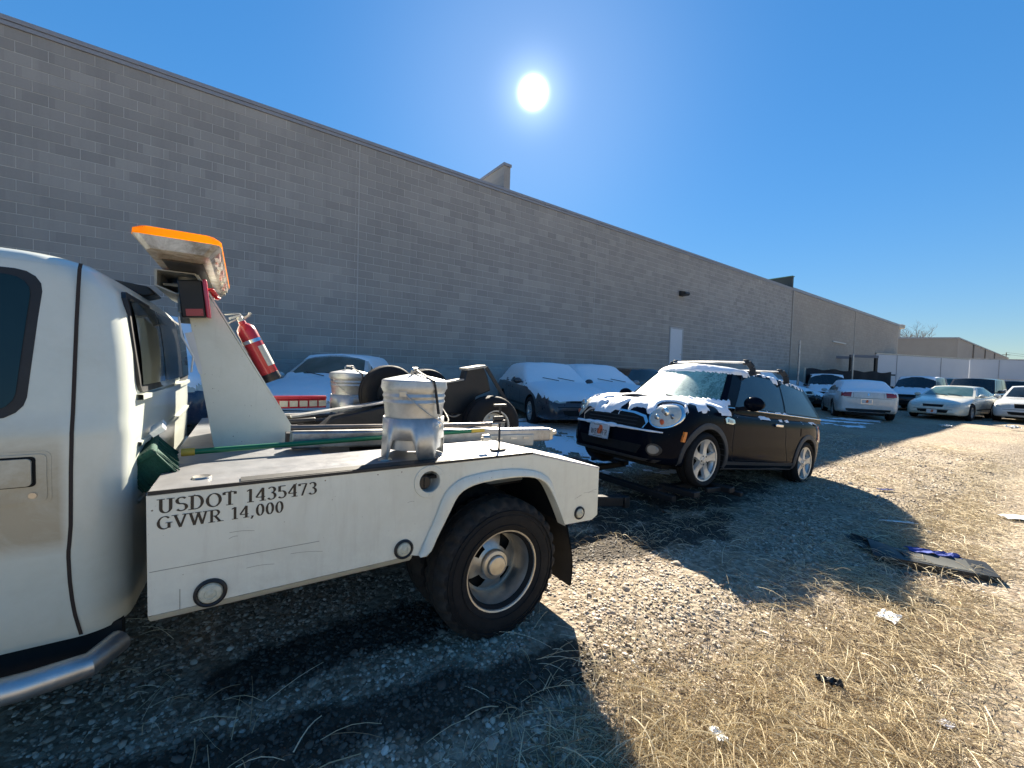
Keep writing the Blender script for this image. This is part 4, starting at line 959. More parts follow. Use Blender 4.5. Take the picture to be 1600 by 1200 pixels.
# ------------------------------------------------------------------ generic parked cars
def paint(name, col, dirt=.35, rough=.25, dcol=(.16, .14, .12)): return simple(name, col, rough, .0, var=.12, dirt=dirt, dcol=dcol, coat=.6, dscale=2.)
def car(kind, label, loc, heading, body, glass=None, group=None, style='alloy', snow=None, name='parked_car', cat='car', lightlens=None, front_plate=False, rear_plate=False, tilt=0, ws_glass=None, wheel_mat=ALLOY, hub=True, detail=1):
    K = {
     'sedan':  dict(wb=2.76, fo=1.02, ro=1.18, w=.915, R=.325, hood=(.97, .90, .80), belt=(.93, 1.0), trunk=(1.03, 1.02), cowl=2.02, cab=(2.12, 1.32, -.18, -.74), roof=(1.40, 1.38), w1=.60, zb=.20),
     'coupe':  dict(wb=2.85, fo=1.05, ro=1.2, w=.93, R=.325, hood=(.95, .86, .74), belt=(.92, .97), trunk=(1.0, .98), cowl=2.1, cab=(2.2, 1.25, -.1, -.85), roof=(1.34, 1.31), w1=.60, zb=.19),
     'boxy':   dict(wb=2.91, fo=1.08, ro=1.28, w=.97, R=.335, hood=(1.00, .95, .86), belt=(.96, .99), trunk=(1.03, 1.0), cowl=1.98, cab=(2.08, 1.42, -.15, -.62), roof=(1.44, 1.42), w1=.66, zb=.24),
     'charger': dict(wb=3.05, fo=.98, ro=1.06, w=.945, R=.36, hood=(1.02, .96, .84), belt=(1.0, 1.07), trunk=(1.11, 1.14), cowl=2.12, cab=(2.22, 1.5, -.15, -.72), roof=(1.47, 1.44), w1=.62, zb=.24),
     'suv':    dict(wb=2.83, fo=.88, ro=.98, w=.93, R=.37, hood=(1.16, 1.12, 1.0), belt=(1.12, 1.14), trunk=(1.15, 1.14), cowl=2.1, cab=(2.18, 1.62, -.72, -.93), roof=(1.76, 1.76), w1=.70, zb=.32),
     'pickup': dict(wb=3.5, fo=.95, ro=1.25, w=.97, R=.40, hood=(1.28, 1.24, 1.1), belt=(1.2, 1.22), trunk=(1.22, 1.22), cowl=2.75, cab=(2.85, 2.2, 1.05, .85), roof=(1.86, 1.85), w1=.72, zb=.42),
    }[kind]
    wb, fo, ro, w_, R, zb = K['wb'], K['fo'], K['ro'], K['w'], K['R'], K['zb']; h0, h1, h2 = K['hood']; xf = wb + fo
    rt = thing(name, label, cat, (loc[0], loc[1], gz(loc[0], loc[1]) - .01), (0, radians(tilt), heading), group)
    tr0, tr1 = K['trunk']; cw = K['cowl']
    st = [(-ro, .80 * w_, .50, tr1 - .32, tr1 - .20), (-ro + .05, .86 * w_, .38, tr1 - .20, tr1 - .05), (-ro + .22, .94 * w_, zb + .06, tr1 - .12, tr1), (-.45, .985 * w_, zb + .02, tr1 - .12, tr0), (0, w_, zb, K['belt'][1] - .10, tr0),
          (wb * .38, w_, zb, K['belt'][1] - .12, K['belt'][1]), (cw - .35, w_, zb, K['belt'][0] - .11, K['belt'][0] + .01), (cw + .08, w_, zb, K['belt'][0] - .14, h0), (wb, .985 * w_, zb, h1 - .17, h1 + .01), (xf - .42, .93 * w_, zb, h2 - .15, h2 + .03),
          (xf - .16, .84 * w_, zb + .01, h2 - .22, h2 - .07), (xf - .05, .74 * w_, zb + .04, h2 - .33, h2 - .20), (xf, .62 * w_, zb + .12, h2 - .42, h2 - .32)]
    zc = R - .005
    bo = cut_arches(loft_body(st), 'body', body, rt, [(0, zc, R + .055), (wb, zc, R + .055)], w_)
    cb = K['cab']; C = Cabin(cb[0], cb[1], cb[2], cb[3], w_ * .94, K['w1'] + .06, K['belt'][0] + .005, max(K['belt'][1], tr0 - .03) - .01, K['roof'][0], K['roof'][1], bow=.12, bowr=.08, crown=.045)
    ro_ = C.build('roof', body, rt); gl = glass or GLASS
    bv = bvh_of([bo]); bva = bvh_of([bo, ro_])
    C.pane('front', (.90, .10, .93), rt, ws_glass or gl, 'windshield'); C.pane('rear', (.86, .14, .90), rt, gl, 'rear_window')
    for sg in (1, -1):
        if kind == 'pickup': C.pane('side', (sg, [(.95, .08), (.10, .08), (.12, .88), (.86, .88)]), rt, gl, 'side_window')
        elif kind == 'coupe': C.pane('side', (sg, [(.93, .10), (.36, .10), (.34, .9), (.88, .9)]), rt, gl, 'side_window'); C.pane('side', (sg, [(.33, .10), (.09, .14), (.12, .86), (.31, .9)]), rt, gl, 'side_window')
        else:
            C.pane('side', (sg, [(.94, .10), (.56, .10), (.545, .9), (.90, .9)]), rt, gl, 'side_window'); C.pane('side', (sg, [(.53, .10), (.24, .10), (.22, .9), (.515, .9)]), rt, gl, 'side_window')
            C.pane('side', (sg, [(.21, .12), (.06, .18) if kind != 'suv' else (.05, .1), (.12, .82) if kind != 'suv' else (.06, .9), (.19, .9)]), rt, gl, 'side_window')
        if detail:
            xs_ = [cw - .12, cw - 1.15, .42 if kind != 'coupe' else None]
            for x in xs_:
                if x is None or (kind == 'pickup' and x < 1): continue
                side_strip(bv, [(x, K['belt'][0] - .03), (x + .02, .5), (x + .06, zb + .1)], sg, .009, 'door_seam', CAVITY, rt)
            for x in xs_[1:]:
                if x is None: continue
                side_patch(bv, [(x + .08, K['belt'][0] - .11), (x + .26, K['belt'][0] - .105), (x + .26, K['belt'][0] - .145), (x + .08, K['belt'][0] - .15)], sg, 'door_handle', body, rt, .018, .03)
            side_strip(bv, [(.35, zb + .23), (wb - .45, zb + .23)], sg, .05, 'side_moulding', PLASTIC if body.name != 'sedan_white' else body, rt, .006, .01)
        m = MB(); mx = cb[0] - .22; my = w_ * .95; M = Matrix.Translation((mx, sg * (my + .10), K['belt'][0] + .06)) @ Matrix.Diagonal((.07, .11, .075, 1)); bmx = bmesh.new(); bmesh.ops.create_uvsphere(bmx, u_segments=12, v_segments=8, radius=1, matrix=M)
        m.add([v.co.copy() for v in bmx.verts], [tuple(v.index for v in f.verts) for f in bmx.faces]); bmx.free(); m.bar((mx, sg * (my - .06), K['belt'][0] + .02), (mx, sg * (my + .06), K['belt'][0] + .04), .05, .03); m.build('mirror', body, rt)
    # front: lamps, grille, lower intake, badge line
    hz = h2 - .17
    for sg in (1, -1):
        if kind in ('boxy', 'suv', 'pickup'): q = [(sg * .42 * w_, hz + .09), (sg * .80 * w_, hz + .08), (sg * .80 * w_, hz - .08), (sg * .42 * w_, hz - .09)]
        else: q = [(sg * .40 * w_, hz + .03), (sg * .60 * w_, hz + .09), (sg * .82 * w_, hz + .12), (sg * .80 * w_, hz + .0), (sg * .60 * w_, hz - .06), (sg * .42 * w_, hz - .05)]
        front_patch(bva, q, 'headlight', lightlens or LAMPW, rt, .006, .05)
    gw = .34 * w_ if kind not in ('suv', 'pickup') else .40 * w_
    gzz = .05 if kind in ('sedan', 'coupe') else .085
    front_patch(bva, [(-gw, hz + gzz), (gw, hz + gzz), (gw * .9, hz - gzz), (-gw * .9, hz - gzz)], 'grille', CAVITY, rt, .006, .03)
    front_patch(bva, [(-.5 * w_, zb + .22), (.5 * w_, zb + .22), (.45 * w_, zb + .10), (-.45 * w_, zb + .10)], 'lower_intake', CAVITY, rt, .004, .03)
    front_patch(bva, [(-.62 * w_, hz - .135), (.62 * w_, hz - .135), (.62 * w_, hz - .15), (-.62 * w_, hz - .15)], 'bumper_seam', CAVITY, rt, .003, .01)
    # hood seam lines across the nose, wipers
    m = MB()
    for y0, y1 in ((.55, .02), (.02, -.48)):
        pts = []
        for i in range(6):
            v = lerp(y0, y1, i / 5); p = C.front(v, .10 + .13 * (i / 5), .02 if not snow else .045); pts.append(p)
        m.tube(pts, .009, 6)
    m.build('wipers', BLACK, rt)
    # rear: tail lamps, bumper line
    tz = tr1 - .17
    for sg in (1, -1):
        q = [(sg * .52 * w_, tz + .09), (sg * .84 * w_, tz + .08), (sg * .86 * w_, tz - .08), (sg * .54 * w_, tz - .09)]
        if kind in ('suv', 'pickup'): q = [(sg * .74 * w_, tz + .10), (sg * .86 * w_, tz + .10), (sg * .86 * w_, tz - .25), (sg * .74 * w_, tz - .25)]
        wrap(bva, poly_rings([(-6, y, z) for y, z in q]), (1, 0, 0), .008, .05, 'tail_light', TAILRED, rt)
    if rear_plate:
        wrap(bva, poly_rings([(-6, y, z) for y, z in [(-.32, tz - .16), (.32, tz - .16), (.30, tz - .34), (-.30, tz - .34)]]), (1, 0, 0), .002, .03, 'plate_recess', body, rt)
        h = bva.ray_cast(Vector((-6, .05, tz - .25)), Vector((1, 0, 0)), 9); plate(rt, Matrix.Translation(h[0] + Vector((-.02, 0, 0))) @ Matrix.Rotation(pi * 1.5, 4, 'Z'), None)
        wrap(bva, poly_rings([(-6, y, z) for y, z in [(-.85 * w_, tz - .12), (.85 * w_, tz - .12), (.85 * w_, tz - .13), (-.85 * w_, tz - .13)]]), (1, 0, 0), .002, .01, 'bumper_seam', CAVITY, rt)
        wrap(bva, poly_rings([(-6, y, z) for y, z in [(-.47 * w_, tr1 - .005), (-.47 * w_, tz - .1), (-.46 * w_, tz - .1), (-.46 * w_, tr1 - .005)]]), (1, 0, 0), .002, .01, 'boot_seam', CAVITY, rt)
        wrap(bva, poly_rings([(-6, y, z) for y, z in [(.47 * w_, tr1 - .005), (.47 * w_, tz - .1), (.46 * w_, tz - .1), (.46 * w_, tr1 - .005)]]), (1, 0, 0), .002, .01, 'boot_seam', CAVITY, rt)
        wrap(bva, poly_rings([(-6, y, z) for y, z in [(-.03, tz + .06), (.03, tz + .06), (.02, tz - .02), (0, tz - .03), (-.02, tz - .02)]]), (1, 0, 0), .006, .02, 'badge', CHROME, rt)
        wrap(bva, poly_rings([(-6, y, z) for y, z in [(-.7 * w_, zb + .2), (.7 * w_, zb + .2), (.66 * w_, zb + .08), (-.66 * w_, zb + .08)]]), (1, 0, 0), .004, .02, 'lower_valance', PLASTIC, rt)
    if front_plate:
        h = bva.ray_cast(Vector((8, .0, hz - .24)), Vector((-1, 0, 0)), 9); plate(rt, Matrix.Translation(h[0] + Vector((.03, 0, 0))) @ Matrix.Rotation(pi / 2, 4, 'Z'), None)
    tk = w_ - .11; add_wheels(rt, [(0, -tk, zc), (0, tk, zc), (wb, -tk, zc), (wb, tk, zc)], R, R * .66, .21, style, 5 if style != 'slim' else 9, wheel_mat)
    m = MB(); m.box(-.6, wb + .4, -.6, .6, zb - .06, zb + .1); m.build('underbody', UNDER, rt)
    if snow:
        sd_ = random.uniform(0, 50)
        def fn(x, y, n_, p):
            nn = .22 * noise.noise(Vector((x * 2.5, y * 2.5, sd_))); e = w_ * .93 - abs(y); lim = .30
            c = min(1, (n_.z - lim) * 4) * min(1, max(-.1, e * 8)); on_roof = p.z > K['belt'][0] + .12
            if 'hood' not in snow and x > cw + .05 and p.z < h0 + .1: return -1
            if 'glass' not in snow and on_roof and x > cb[1] + .12: return -1
            if 'glass' not in snow and on_roof and x < cb[2] - .10: return -1
            if 'trunk' not in snow and x < cb[3] + .05 and not on_roof: return -1
            if 'thin' in snow: c -= .35 + nn * 2
            if x > xf - .35: c -= (x - xf + .35) * 2.4
            return c + nn
        snow_cover(rt, [bo, ro_], fn, -ro, xf - .05, -w_, w_, .05, .019 if 'thin' not in snow else .010, seed=sd_)
    return rt, bo, ro_, C, K
def wall_spot(s, nfront): return WD * s + WN * nfront
HW = radians(35.7 - 90)
def place(s, n_, wb): p = WD * s + WN * n_; return (p.x - cos(HW) * wb, p.y - sin(HW) * wb)
GROW = 'cars parked nose out along the block wall'
MAROON = paint('charcoal_maroon', (.035, .028, .034), .35, .3, (.07, .06, .055)); DKBLUE = paint('dark_blue_paint', (.02, .035, .075), .3)
SEDW = paint('sedan_white', (.62, .63, .62), .35, .25, (.34, .30, .24)); CREAM = paint('cream_white', (.62, .60, .50), .4, .3, (.30, .26, .19)); BLK = paint('black_car', (.010, .011, .014), .3, .2, (.05, .047, .045))
SILV = paint('silver_grey', (.20, .21, .23), .3); DGREEN = paint('dark_teal', (.015, .03, .035), .3)
car('pickup', 'dark blue pickup with a snowy roof, seen between tow truck cab and pylon', place(-.9, 7.2, 3.5), HW, DKBLUE, group=GROW, snow=('hood', 'glass', 'trunk'), cat='pickup')
car('sedan', 'white sedan with a snowy roof and hood behind the galvanised cans, windshield bare', (-3.85, 10.2), radians(-86), SEDW, glass=GLASST, group=GROW, snow=('hood', 'trunk'))
car('sedan', 'dark maroon sedan, snow over windshield and hood, left of the small black wagon', (.62, 12.35), radians(-76), MAROON, group=GROW, snow=('hood', 'glass', 'trunk'), front_plate=False)
car('sedan', 'low sedan wholly buried in snow between the maroon sedan and the bare dark sedan', (1.95, 13.0), radians(-71), SILV, group=GROW, snow=('hood', 'glass', 'trunk'))
car('sedan', 'bare dark sedan without snow, standing behind the windshield of the black wagon', (3.85, 14.65), radians(37), BLK, group=GROW)
def at(px, Z): return ((px - 800) / 640 * Z, Z)
def by_end(px, Z, head, dist):
    """root position for a vehicle whose near end centre is seen at column px, depth Z; dist from that end to the rear axle"""
    x, y = at(px, Z); h = radians(head); return (x + cos(h) * dist, y + sin(h) * dist)
car('charger', 'white sedan seen from behind with wide red tail lights and snow on its boot', by_end(1358, 15.3, 59, 1.06), radians(59), SEDW, glass=GLASS, style='alloy', rear_plate=True, snow=('glass', 'trunk', 'thin'))
car('coupe', 'cream white sedan facing the lot, frosted windshield, no snow', by_end(1458, 16.7, 210, -3.9), radians(210), CREAM, glass=GLASST, front_plate=True)
car('boxy', 'white car cut off by the right edge of the photo with a battered bumper', by_end(1606, 15.6, 213, -4.0), radians(213), SEDW, glass=GLASS)
car('suv', 'dark utility vehicle with snow on its hood, behind the white rear-facing sedan', by_end(1415, 21.2, 214, -3.7), radians(214), BLK, snow=('hood',), cat='utility vehicle')
car('suv', 'tall black utility vehicle right behind the cream white sedan', by_end(1503, 19.9, 212, -3.7), radians(212), BLK, cat='utility vehicle')
car('pickup', 'pale pickup standing farthest back in front of the white trailers', by_end(1482, 27, 222, -4.4), radians(222), SEDW, glass=GLASST, cat='pickup')
car('sedan', 'light sedan roof peeking above the battered white car at the right edge', by_end(1618, 21, 215, -3.8), radians(215), SEDW)
car('suv', 'black boxy utility vehicle between the snow covered row and the white rear-facing sedan', by_end(1296, 21.5, 236, -3.7), radians(236), BLK, snow=('hood',), cat='utility vehicle')
car('suv', 'dark utility vehicle at the far right, behind the battered white car', by_end(1575, 24.5, 216, -3.7), radians(216), DGREEN, cat='utility vehicle')
car('sedan', 'dark sedan roof showing between the two black utility vehicles', by_end(1448, 25, 218, -3.8), radians(218), BLK, snow=('thin', 'hood'))
G2 = 'snowed-in cars beyond the black wagon'
car('suv', 'snow covered van-like vehicle just above the rear of the black wagon', place(23.8, 8.7, 2.83), HW, BLK, group=G2, snow=('hood', 'glass', 'trunk'), cat='utility vehicle')
car('sedan', 'nearest snow covered sedan showing over the rear corner of the black wagon', place(21.3, 8.3, 2.76), HW, MAROON, group=G2, snow=('hood', 'glass', 'trunk'))
car('sedan', 'snow covered sedan in the middle of the row beyond the black wagon', place(26.2, 8.8, 2.76), HW, BLK, group=G2, snow=('hood', 'glass', 'trunk'))
car('coupe', 'snow covered dark coupe, last of the row beside the screened fence', place(29.0, 8.8, 2.85), HW, BLK, group=G2, snow=('hood', 'glass', 'trunk'))

# ------------------------------------------------------------------ the small black wagon on the wheel lift
TA = radians(33.3); U = Vector((cos(TA), sin(TA), 0)); V_ = Vector((-sin(TA), cos(TA), 0))
def mini():
    near = Vector((4.27, 5.9, 0)); org = near + V_ * .82; wb = 2.547
    rt = thing('small_wagon', 'small black wagon with round headlights and roof bars, its front wheels on the tow lift', 'car', (org.x, org.y, -.045), (0, radians(-6.4), TA + pi))
    st = [(-.72, .52, .45, .66, .78), (-.69, .66, .34, .78, .90), (-.56, .76, .26, .83, .95), (-.3, .81, .22, .855, .975), (0, .83, .20, .86, .965), (.6, .835, .19, .84, .95), (1.3, .835, .19, .83, .935), (1.85, .835, .19, .82, .925),
          (2.2, .835, .19, .81, .975), (2.547, .83, .19, .81, .975), (2.82, .815, .20, .78, .945), (2.98, .765, .21, .73, .905), (3.08, .70, .21, .68, .85), (3.155, .64, .22, .61, .76), (3.21, .58, .235, .54, .64), (3.24, .50, .27, .47, .53)]
    R = .312; zc = R - .004
    bo = cut_arches(loft_body(st, 6), 'body', NAVY, rt, [(0, zc, .352), (wb, zc, .352)], .83, .30)
    C = Cabin(2.16, 1.66, -.42, -.60, .775, .555, .925, .97, 1.445, 1.42, bow=.15, bowr=.05, crown=.04, wtap=.95)
    rf = C.build('roof', NAVY, rt); bv = bvh_of([bo]); bva = bvh_of([bo, rf])
    C.pane('front', (.90, .04, .93), rt, FROST, 'windshield'); C.pane('rear', (.84, .12, .88), rt, GLASS, 'rear_window')
    SG = simple('side_glass', (.02, .04, .055), .05, spec=.4, var=.3, dirt=.2, dcol=(.06, .11, .14), dscale=3)
    for sg in (1, -1):
        C.pane('side', (sg, [(.925, .06), (.475, .06), (.462, .92), (.90, .92)]), rt, SG, 'door_window'); C.pane('side', (sg, [(.455, .06), (.035, .08), (.075, .86), (.442, .92)]), rt, SG, 'rear_side_window')
        side_strip(bv, [(2.02, .90), (2.06, .55), (2.03, .33), (1.95, .30)], sg, .009, 'door_seam', CAVITY, rt)
        side_strip(bv, [(.74, .93), (.72, .55), (.60, .32)], sg, .009, 'door_seam', CAVITY, rt)
        side_strip(bv, [(1.95, .325), (.5, .325)], sg, .007, 'sill_seam', CAVITY, rt)
        side_strip(bv, [(2.17, .255), (.37, .255)], sg, .10, 'sill_cladding', TRIM, rt, .012, .02)
        # belt trim strip
        m = MB(); m.tube([C.side(u, .015, sg, .006) for u in [i / 12 for i in range(13)]], .009, 6); m.build('belt_trim', CHROME, rt)
        h = bv.ray_cast(Vector((.98, sg * 3, .80)), Vector((0, -sg, 0)), 5)[0]
        m = MB(); m.box(.86, 1.06, -.014, .014, -.018, .018); o = m.build('door_handle', CHROME, rt, bevel=.006); o.location = (0, h.y + sg * .016, .80)
        # side scuttle with its lens
        side_patch(bv, [(2.06, .80), (2.20, .825), (2.26, .80), (2.24, .745), (2.10, .74), (2.05, .76)], sg, 'side_scuttle', CHROME, rt, .014, .03)
        side_patch(bv, [(2.10, .785), (2.19, .80), (2.20, .765), (2.11, .76)], sg, 'scuttle_lens', LAMPW, rt, .02, .01)
        # grey wheel-arch trim
        for ax in (0, wb):
            rows = [[], [], []]
            for i in range(33):
                a = radians(-12 + 204 * i / 32)
                for k, rr in enumerate((.352, .385, .418)):
                    x, z = ax + rr * cos(a), zc + rr * sin(a); hh = bv.ray_cast(Vector((x, sg * 3, z)), Vector((0, -sg, 0)), 4); yy = abs(hh[0].y) if hh[0] is not None and abs(hh[0].y) > .6 else None
                    if k == 0: yy = None
                    rows[k].append((x, yy, z))
            y2 = [r[1] for r in rows[2]]; good = [y for y in y2 if y]; y2 = [y if y else (good[0] if good else .8) for y in y2]
            y1 = [max(.70, y + .016) for y in y2]; m = MB()
            m.grid([[(rows[0][i][0], sg * (y1[i] - .07), rows[0][i][2]) for i in range(33)], [(rows[0][i][0], sg * y1[i], rows[0][i][2]) for i in range(33)], [(rows[1][i][0], sg * (y1[i] + .004), rows[1][i][2]) for i in range(33)], [(rows[2][i][0], sg * (y2[i] + .010), rows[2][i][2]) for i in range(33)], [(rows[2][i][0], sg * (y2[i] - .004), rows[2][i][2]) for i in range(33)]])
            m.build('arch_trim', TRIM, rt, ang=50)
        side_patch(bv, [(2.925, .60), (2.955, .60), (2.975, .49), (2.945, .49)], sg, 'side_marker', ORANGE, rt, .022, .03)
        # headlight: chrome ring, lens with bulbs, indicator
        cy, cz, a_, b_ = sg * .625, .75, .124, .128
        ring = lambda k, dy=0., dz=0.: [(8, cy + dy + a_ * k * cos(2 * pi * i / 28), cz + dz + b_ * k * sin(2 * pi * i / 28)) for i in range(28)]
        wrap(bva, [ring(1.12), ring(1.06), ring(.98)], (-1, 0, 0), .012, .04, 'headlight_ring', CHROME, rt)
        hl = wrap(bva, [ring(.98), ring(.8), ring(.5), ring(.2)], (-1, 0, 0), .020, .03, 'headlight', LAMPW, rt)
        hx = bva.ray_cast(Vector((8, cy, cz)), Vector((-1, 0, 0)), 9)[0].x
        def ball(nm, dy, dz, r, mt, sx=.4, off=.02):
            hx2 = bva.ray_cast(Vector((8, cy + dy, cz + dz)), Vector((-1, 0, 0)), 9)[0].x + off; b = bmesh.new(); bmesh.ops.create_uvsphere(b, u_segments=16, v_segments=10, radius=r, matrix=Matrix.Translation((hx2, cy + dy, cz + dz)) @ Matrix.Diagonal((sx, 1, 1, 1)))
            mm = MB(); mm.add([v.co.copy() for v in b.verts], [tuple(v.index for v in f.verts) for f in b.faces]); b.free(); mm.build(nm, mt, hl)
        ball('reflector', .0, .035, .052, simple('reflector', (.8, .8, .78), .1, .9, var=.2)); ball('reflector', -sg * .05, -.03, .035, simple('reflector', (.8, .8, .78), .1, .9, var=.2)); ball('indicator_lamp', sg * .01, -.075, .032, simple('indicator', (.62, .12, .04), .3)); ball('reflector', sg * .07, -.005, .03, simple('reflector2', (.35, .38, .42), .1, .9))
        # fog lamp
        fy, fz = sg * .60, .37; fr = lambda k: [(8, fy + .048 * k * cos(2 * pi * i / 20), fz + .048 * k * sin(2 * pi * i / 20)) for i in range(20)]
        wrap(bva, [fr(1.35), fr(1.2), fr(1.)], (-1, 0, 0), .008, .03, 'fog_lamp_ring', BLACK, rt); wrap(bva, [fr(.95), fr(.6), fr(.3)], (-1, 0, 0), .014, .03, 'fog_lamp', simple('fog_lens', (.22, .22, .21), .15, var=.3), rt)
        # mirror
        b = bmesh.new(); bmesh.ops.create_uvsphere(b, u_segments=20, v_segments=12, radius=1, matrix=Matrix.Translation((1.93, sg * .965, 1.01)) @ Matrix.Diagonal((.065, .115, .088, 1)))
        mm = MB(); mm.add([v.co.copy() for v in b.verts], [tuple(v.index for v in f.verts) for f in b.faces]); b.free(); mm.bar((1.95, sg * .78, .925), (1.93, sg * .92, .96), .07, .045); mm.build('mirror', NAVY, rt)
        mm = MB(); mm.lathe([(0, 0), (.085, 0), (.09, .005), (0, .005)], 20, Matrix.Translation((1.868, sg * .965, 1.01)) @ Matrix.Rotation(pi / 2, 4, 'Y') @ Matrix.Diagonal((.8, 1.1, 1, 1))); mm.build('mirror_glass', GLASS, rt)
        side_patch(bv, [(-.52, .86), (-.40, .88), (-.38, .66), (-.50, .64)], sg, 'tail_light', TAILRED, rt, .012, .04); side_patch(bv, [(-.54, .885), (-.375, .90), (-.355, .64), (-.53, .62)], sg, 'tail_light_ring', CHROME, rt, .007, .03)
        side_patch(bv, [(.12, .80), (.26, .80), (.27, .69), (.11, .69)], sg, 'fuel_flap', NAVY, rt, .006, .02)
    # grille with its chrome arch, intake and bars
    gp = [(-.44, .585), (-.475, .64), (-.42, .705), (-.27, .735), (0, .745), (.27, .735), (.42, .705), (.475, .64), (.44, .585), (.2, .57), (-.2, .57)]
    front_patch(bva, [(y * 1.055, z + (.022 if z > .62 else .0)) for y, z in gp], 'grille_surround', CHROME, rt, .006, .03)
    front_patch(bva, gp, 'grille', CAVITY, rt, .012, .03)
    for z in (.61, .65, .69): front_patch(bva, [(-.37, z + .006), (.37, z + .006), (.37, z - .006), (-.37, z - .006)], 'grille_slat', BLACK, rt, .018, .02)
    front_patch(bva, [(-.48, .40), (.48, .40), (.42, .30), (-.42, .30)], 'lower_intake', CAVITY, rt, .006, .03)
    front_patch(bva, [(-.66, .265), (.66, .265), (.6, .225), (-.6, .225)], 'front_lip', TRIM, rt, .02, .04)
    front_patch(bva, [(-.70, .555), (.70, .555), (.70, .548), (-.70, .548)], 'bumper_seam', CAVITY, rt, .003, .01)
    h = bva.ray_cast(Vector((8, -.12, .475)), Vector((-1, 0, 0)), 9)[0]
    plate(rt, Matrix.Translation((h.x + .045, -.12, .475)) @ Matrix.Rotation(pi / 2, 4, 'Z') @ Matrix.Rotation(radians(-4), 4, 'X'), 'W87 9FR', bg=(.50, .52, .54))
    m = MB(); m.box(h.x - .05, h.x + .035, -.24, .0, .44, .51); m.build('plate_bracket', BLACK, rt)
    # bonnet scoop, seams, wipers
    m = MB(); sp = []
    for i in range(9):
        y = -.20 + .05 * i; k = 1 - ((i - 4) / 4) ** 4; zt = [bva.ray_cast(Vector((x, y, 4)), Vector((0, 0, -1)), 6)[0].z for x in (2.62, 2.80, 2.98, 2.97)]
        sp.append([(2.60, y, zt[0] - .004), (2.78, y, zt[1] + .030 * k), (2.93, y, zt[2] + .052 * k), (2.965, y, zt[2] + .045 * k), (2.955, y, zt[3] + .02 * k), (2.90, y, zt[2] - .005)])
    m.grid(sp); m.build('bonnet_scoop', NAVY, rt)
    m = MB(); m.prism([(-.15, .0), (.15, 0), (.13, .026), (-.13, .026)], 'x', 2.955, 2.968); o = m.build('scoop_opening', CAVITY, rt); o.location = (0, 0, bva.ray_cast(Vector((2.965, 0, 4)), Vector((0, 0, -1)), 6)[0].z + .006)
    for y0, y1 in ((.60, .0), (.05, -.52)):
        m = MB(); pts = [C.front(lerp(y0, y1, i / 6) / .775 * .95, .05 + .10 * (i / 6), .022) for i in range(7)]; m.tube(pts, .008, 6); m.bar(pts[0], pts[0] + Vector((.12, .05, -.03)), .02, .015); m.build('wiper', BLACK, rt)
    for s_ in (1, -1): pass
    # roof bars: silver bars on black feet
    for x in (1.38, .42):
        y0 = .60; zb_ = C.z(x, 1)
        m = MB(); m.grid([[(x + a, y, zb_ + .135 + b - .012 * (y / .6) ** 2) for (a, b) in ((-.035, 0), (-.02, .014), (.02, .014), (.035, 0), (.02, -.01), (-.02, -.01))] for y in np.linspace(-.54, .54, 13)], closed=True); m.build('roof_bar', ALUM, rt)
        for sg in (1, -1):
            m = MB(); pts = [Vector((x, sg * .50, zb_ + .13)), Vector((x, sg * .57, zb_ + .128)), Vector((x - .01, sg * .62, zb_ + .06)), Vector((x - .015, sg * .635, zb_ - .04))]
            for a, b in zip(pts[:-1], pts[1:]): m.bar(a, b, .075, .03, up=(1, 0, 0))
            m.build('bar_foot', PLASTIC, rt, bevel=.008)
    add_wheels(rt, [(0, .725, zc), (0, -.725, zc), (wb, .725, zc), (wb, -.725, zc)], R, .232, .205, 'star', 5, simple('light_alloy', (.62, .62, .60), .35, .55, var=.15, dirt=.3, dcol=(.3, .28, .25), dscale=8))
    m = MB(); m.box(-.5, 2.95, -.55, .55, .15, .30); m.build('underbody', UNDER, rt)
    def fn(x, y, n_, p):
        nn = noise.noise(Vector((x * 4.5, y * 4.5, 3.3))) + .6 * noise.noise(Vector((x * 14, y * 14, 1.3)))
        if p.z > 1.38: return .10 + .55 * nn + (.35 if x > 1.4 else -.16) - max(0, abs(y) - .5) * 1.2
        if p.z > 1.02: return -1
        if x > 1.95:
            if n_.z < .22: return -1
            c = .44 + .75 * nn - max(0, (abs(y) - .62)) * 2.8 + (.30 if 2.1 < x < 2.35 else 0) - max(0, x - 3.02) * 2.6
            if abs(y) < .19 and 2.80 < x < 2.99: c += .1
            if (abs(y) - .625) ** 2 + (x - 3.0) ** 2 < .022: return -1
            return c
        if abs(y) > .765 and x < 1.5 and n_.z > .25: return .02 + .55 * nn
        return -1
    snow_cover(rt, [bo, rf], fn, -.7, 3.2, -.83, .83, .018, .016, seed=2)
    # snow ridge on the bumper above the plate, and clinging to the grille edge
    m = MB(); rr = []
    for i in range(61):
        y = -.66 + 1.32 * i / 60; h = bva.ray_cast(Vector((8, y, .565)), Vector((-1, 0, 0)), 9)[0]
        if h is None: continue
        k = max(.002, .032 * (1 + .7 * noise.noise(Vector((y * 8, 2, 2)))) * (1 - abs(y) / .72) ** .4 * (1.25 if y < .1 else .8)); rr.append([(h.x + .004 + k * 1.3 * cos(a), y, .562 + k * .8 * sin(a)) for a in np.linspace(-.6, pi, 7)])
    m.grid(rr); tag(m.build('snow_ridge', SNOW, rt, ang=180), kind='stuff')
    # the stone on the roof edge aside, a small antenna
    m = MB(); m.tube([(-.30, 0, 1.40), (-.52, 0, 1.56)], .004, 6); m.build('antenna', BLACK, rt)
    return rt
mini()

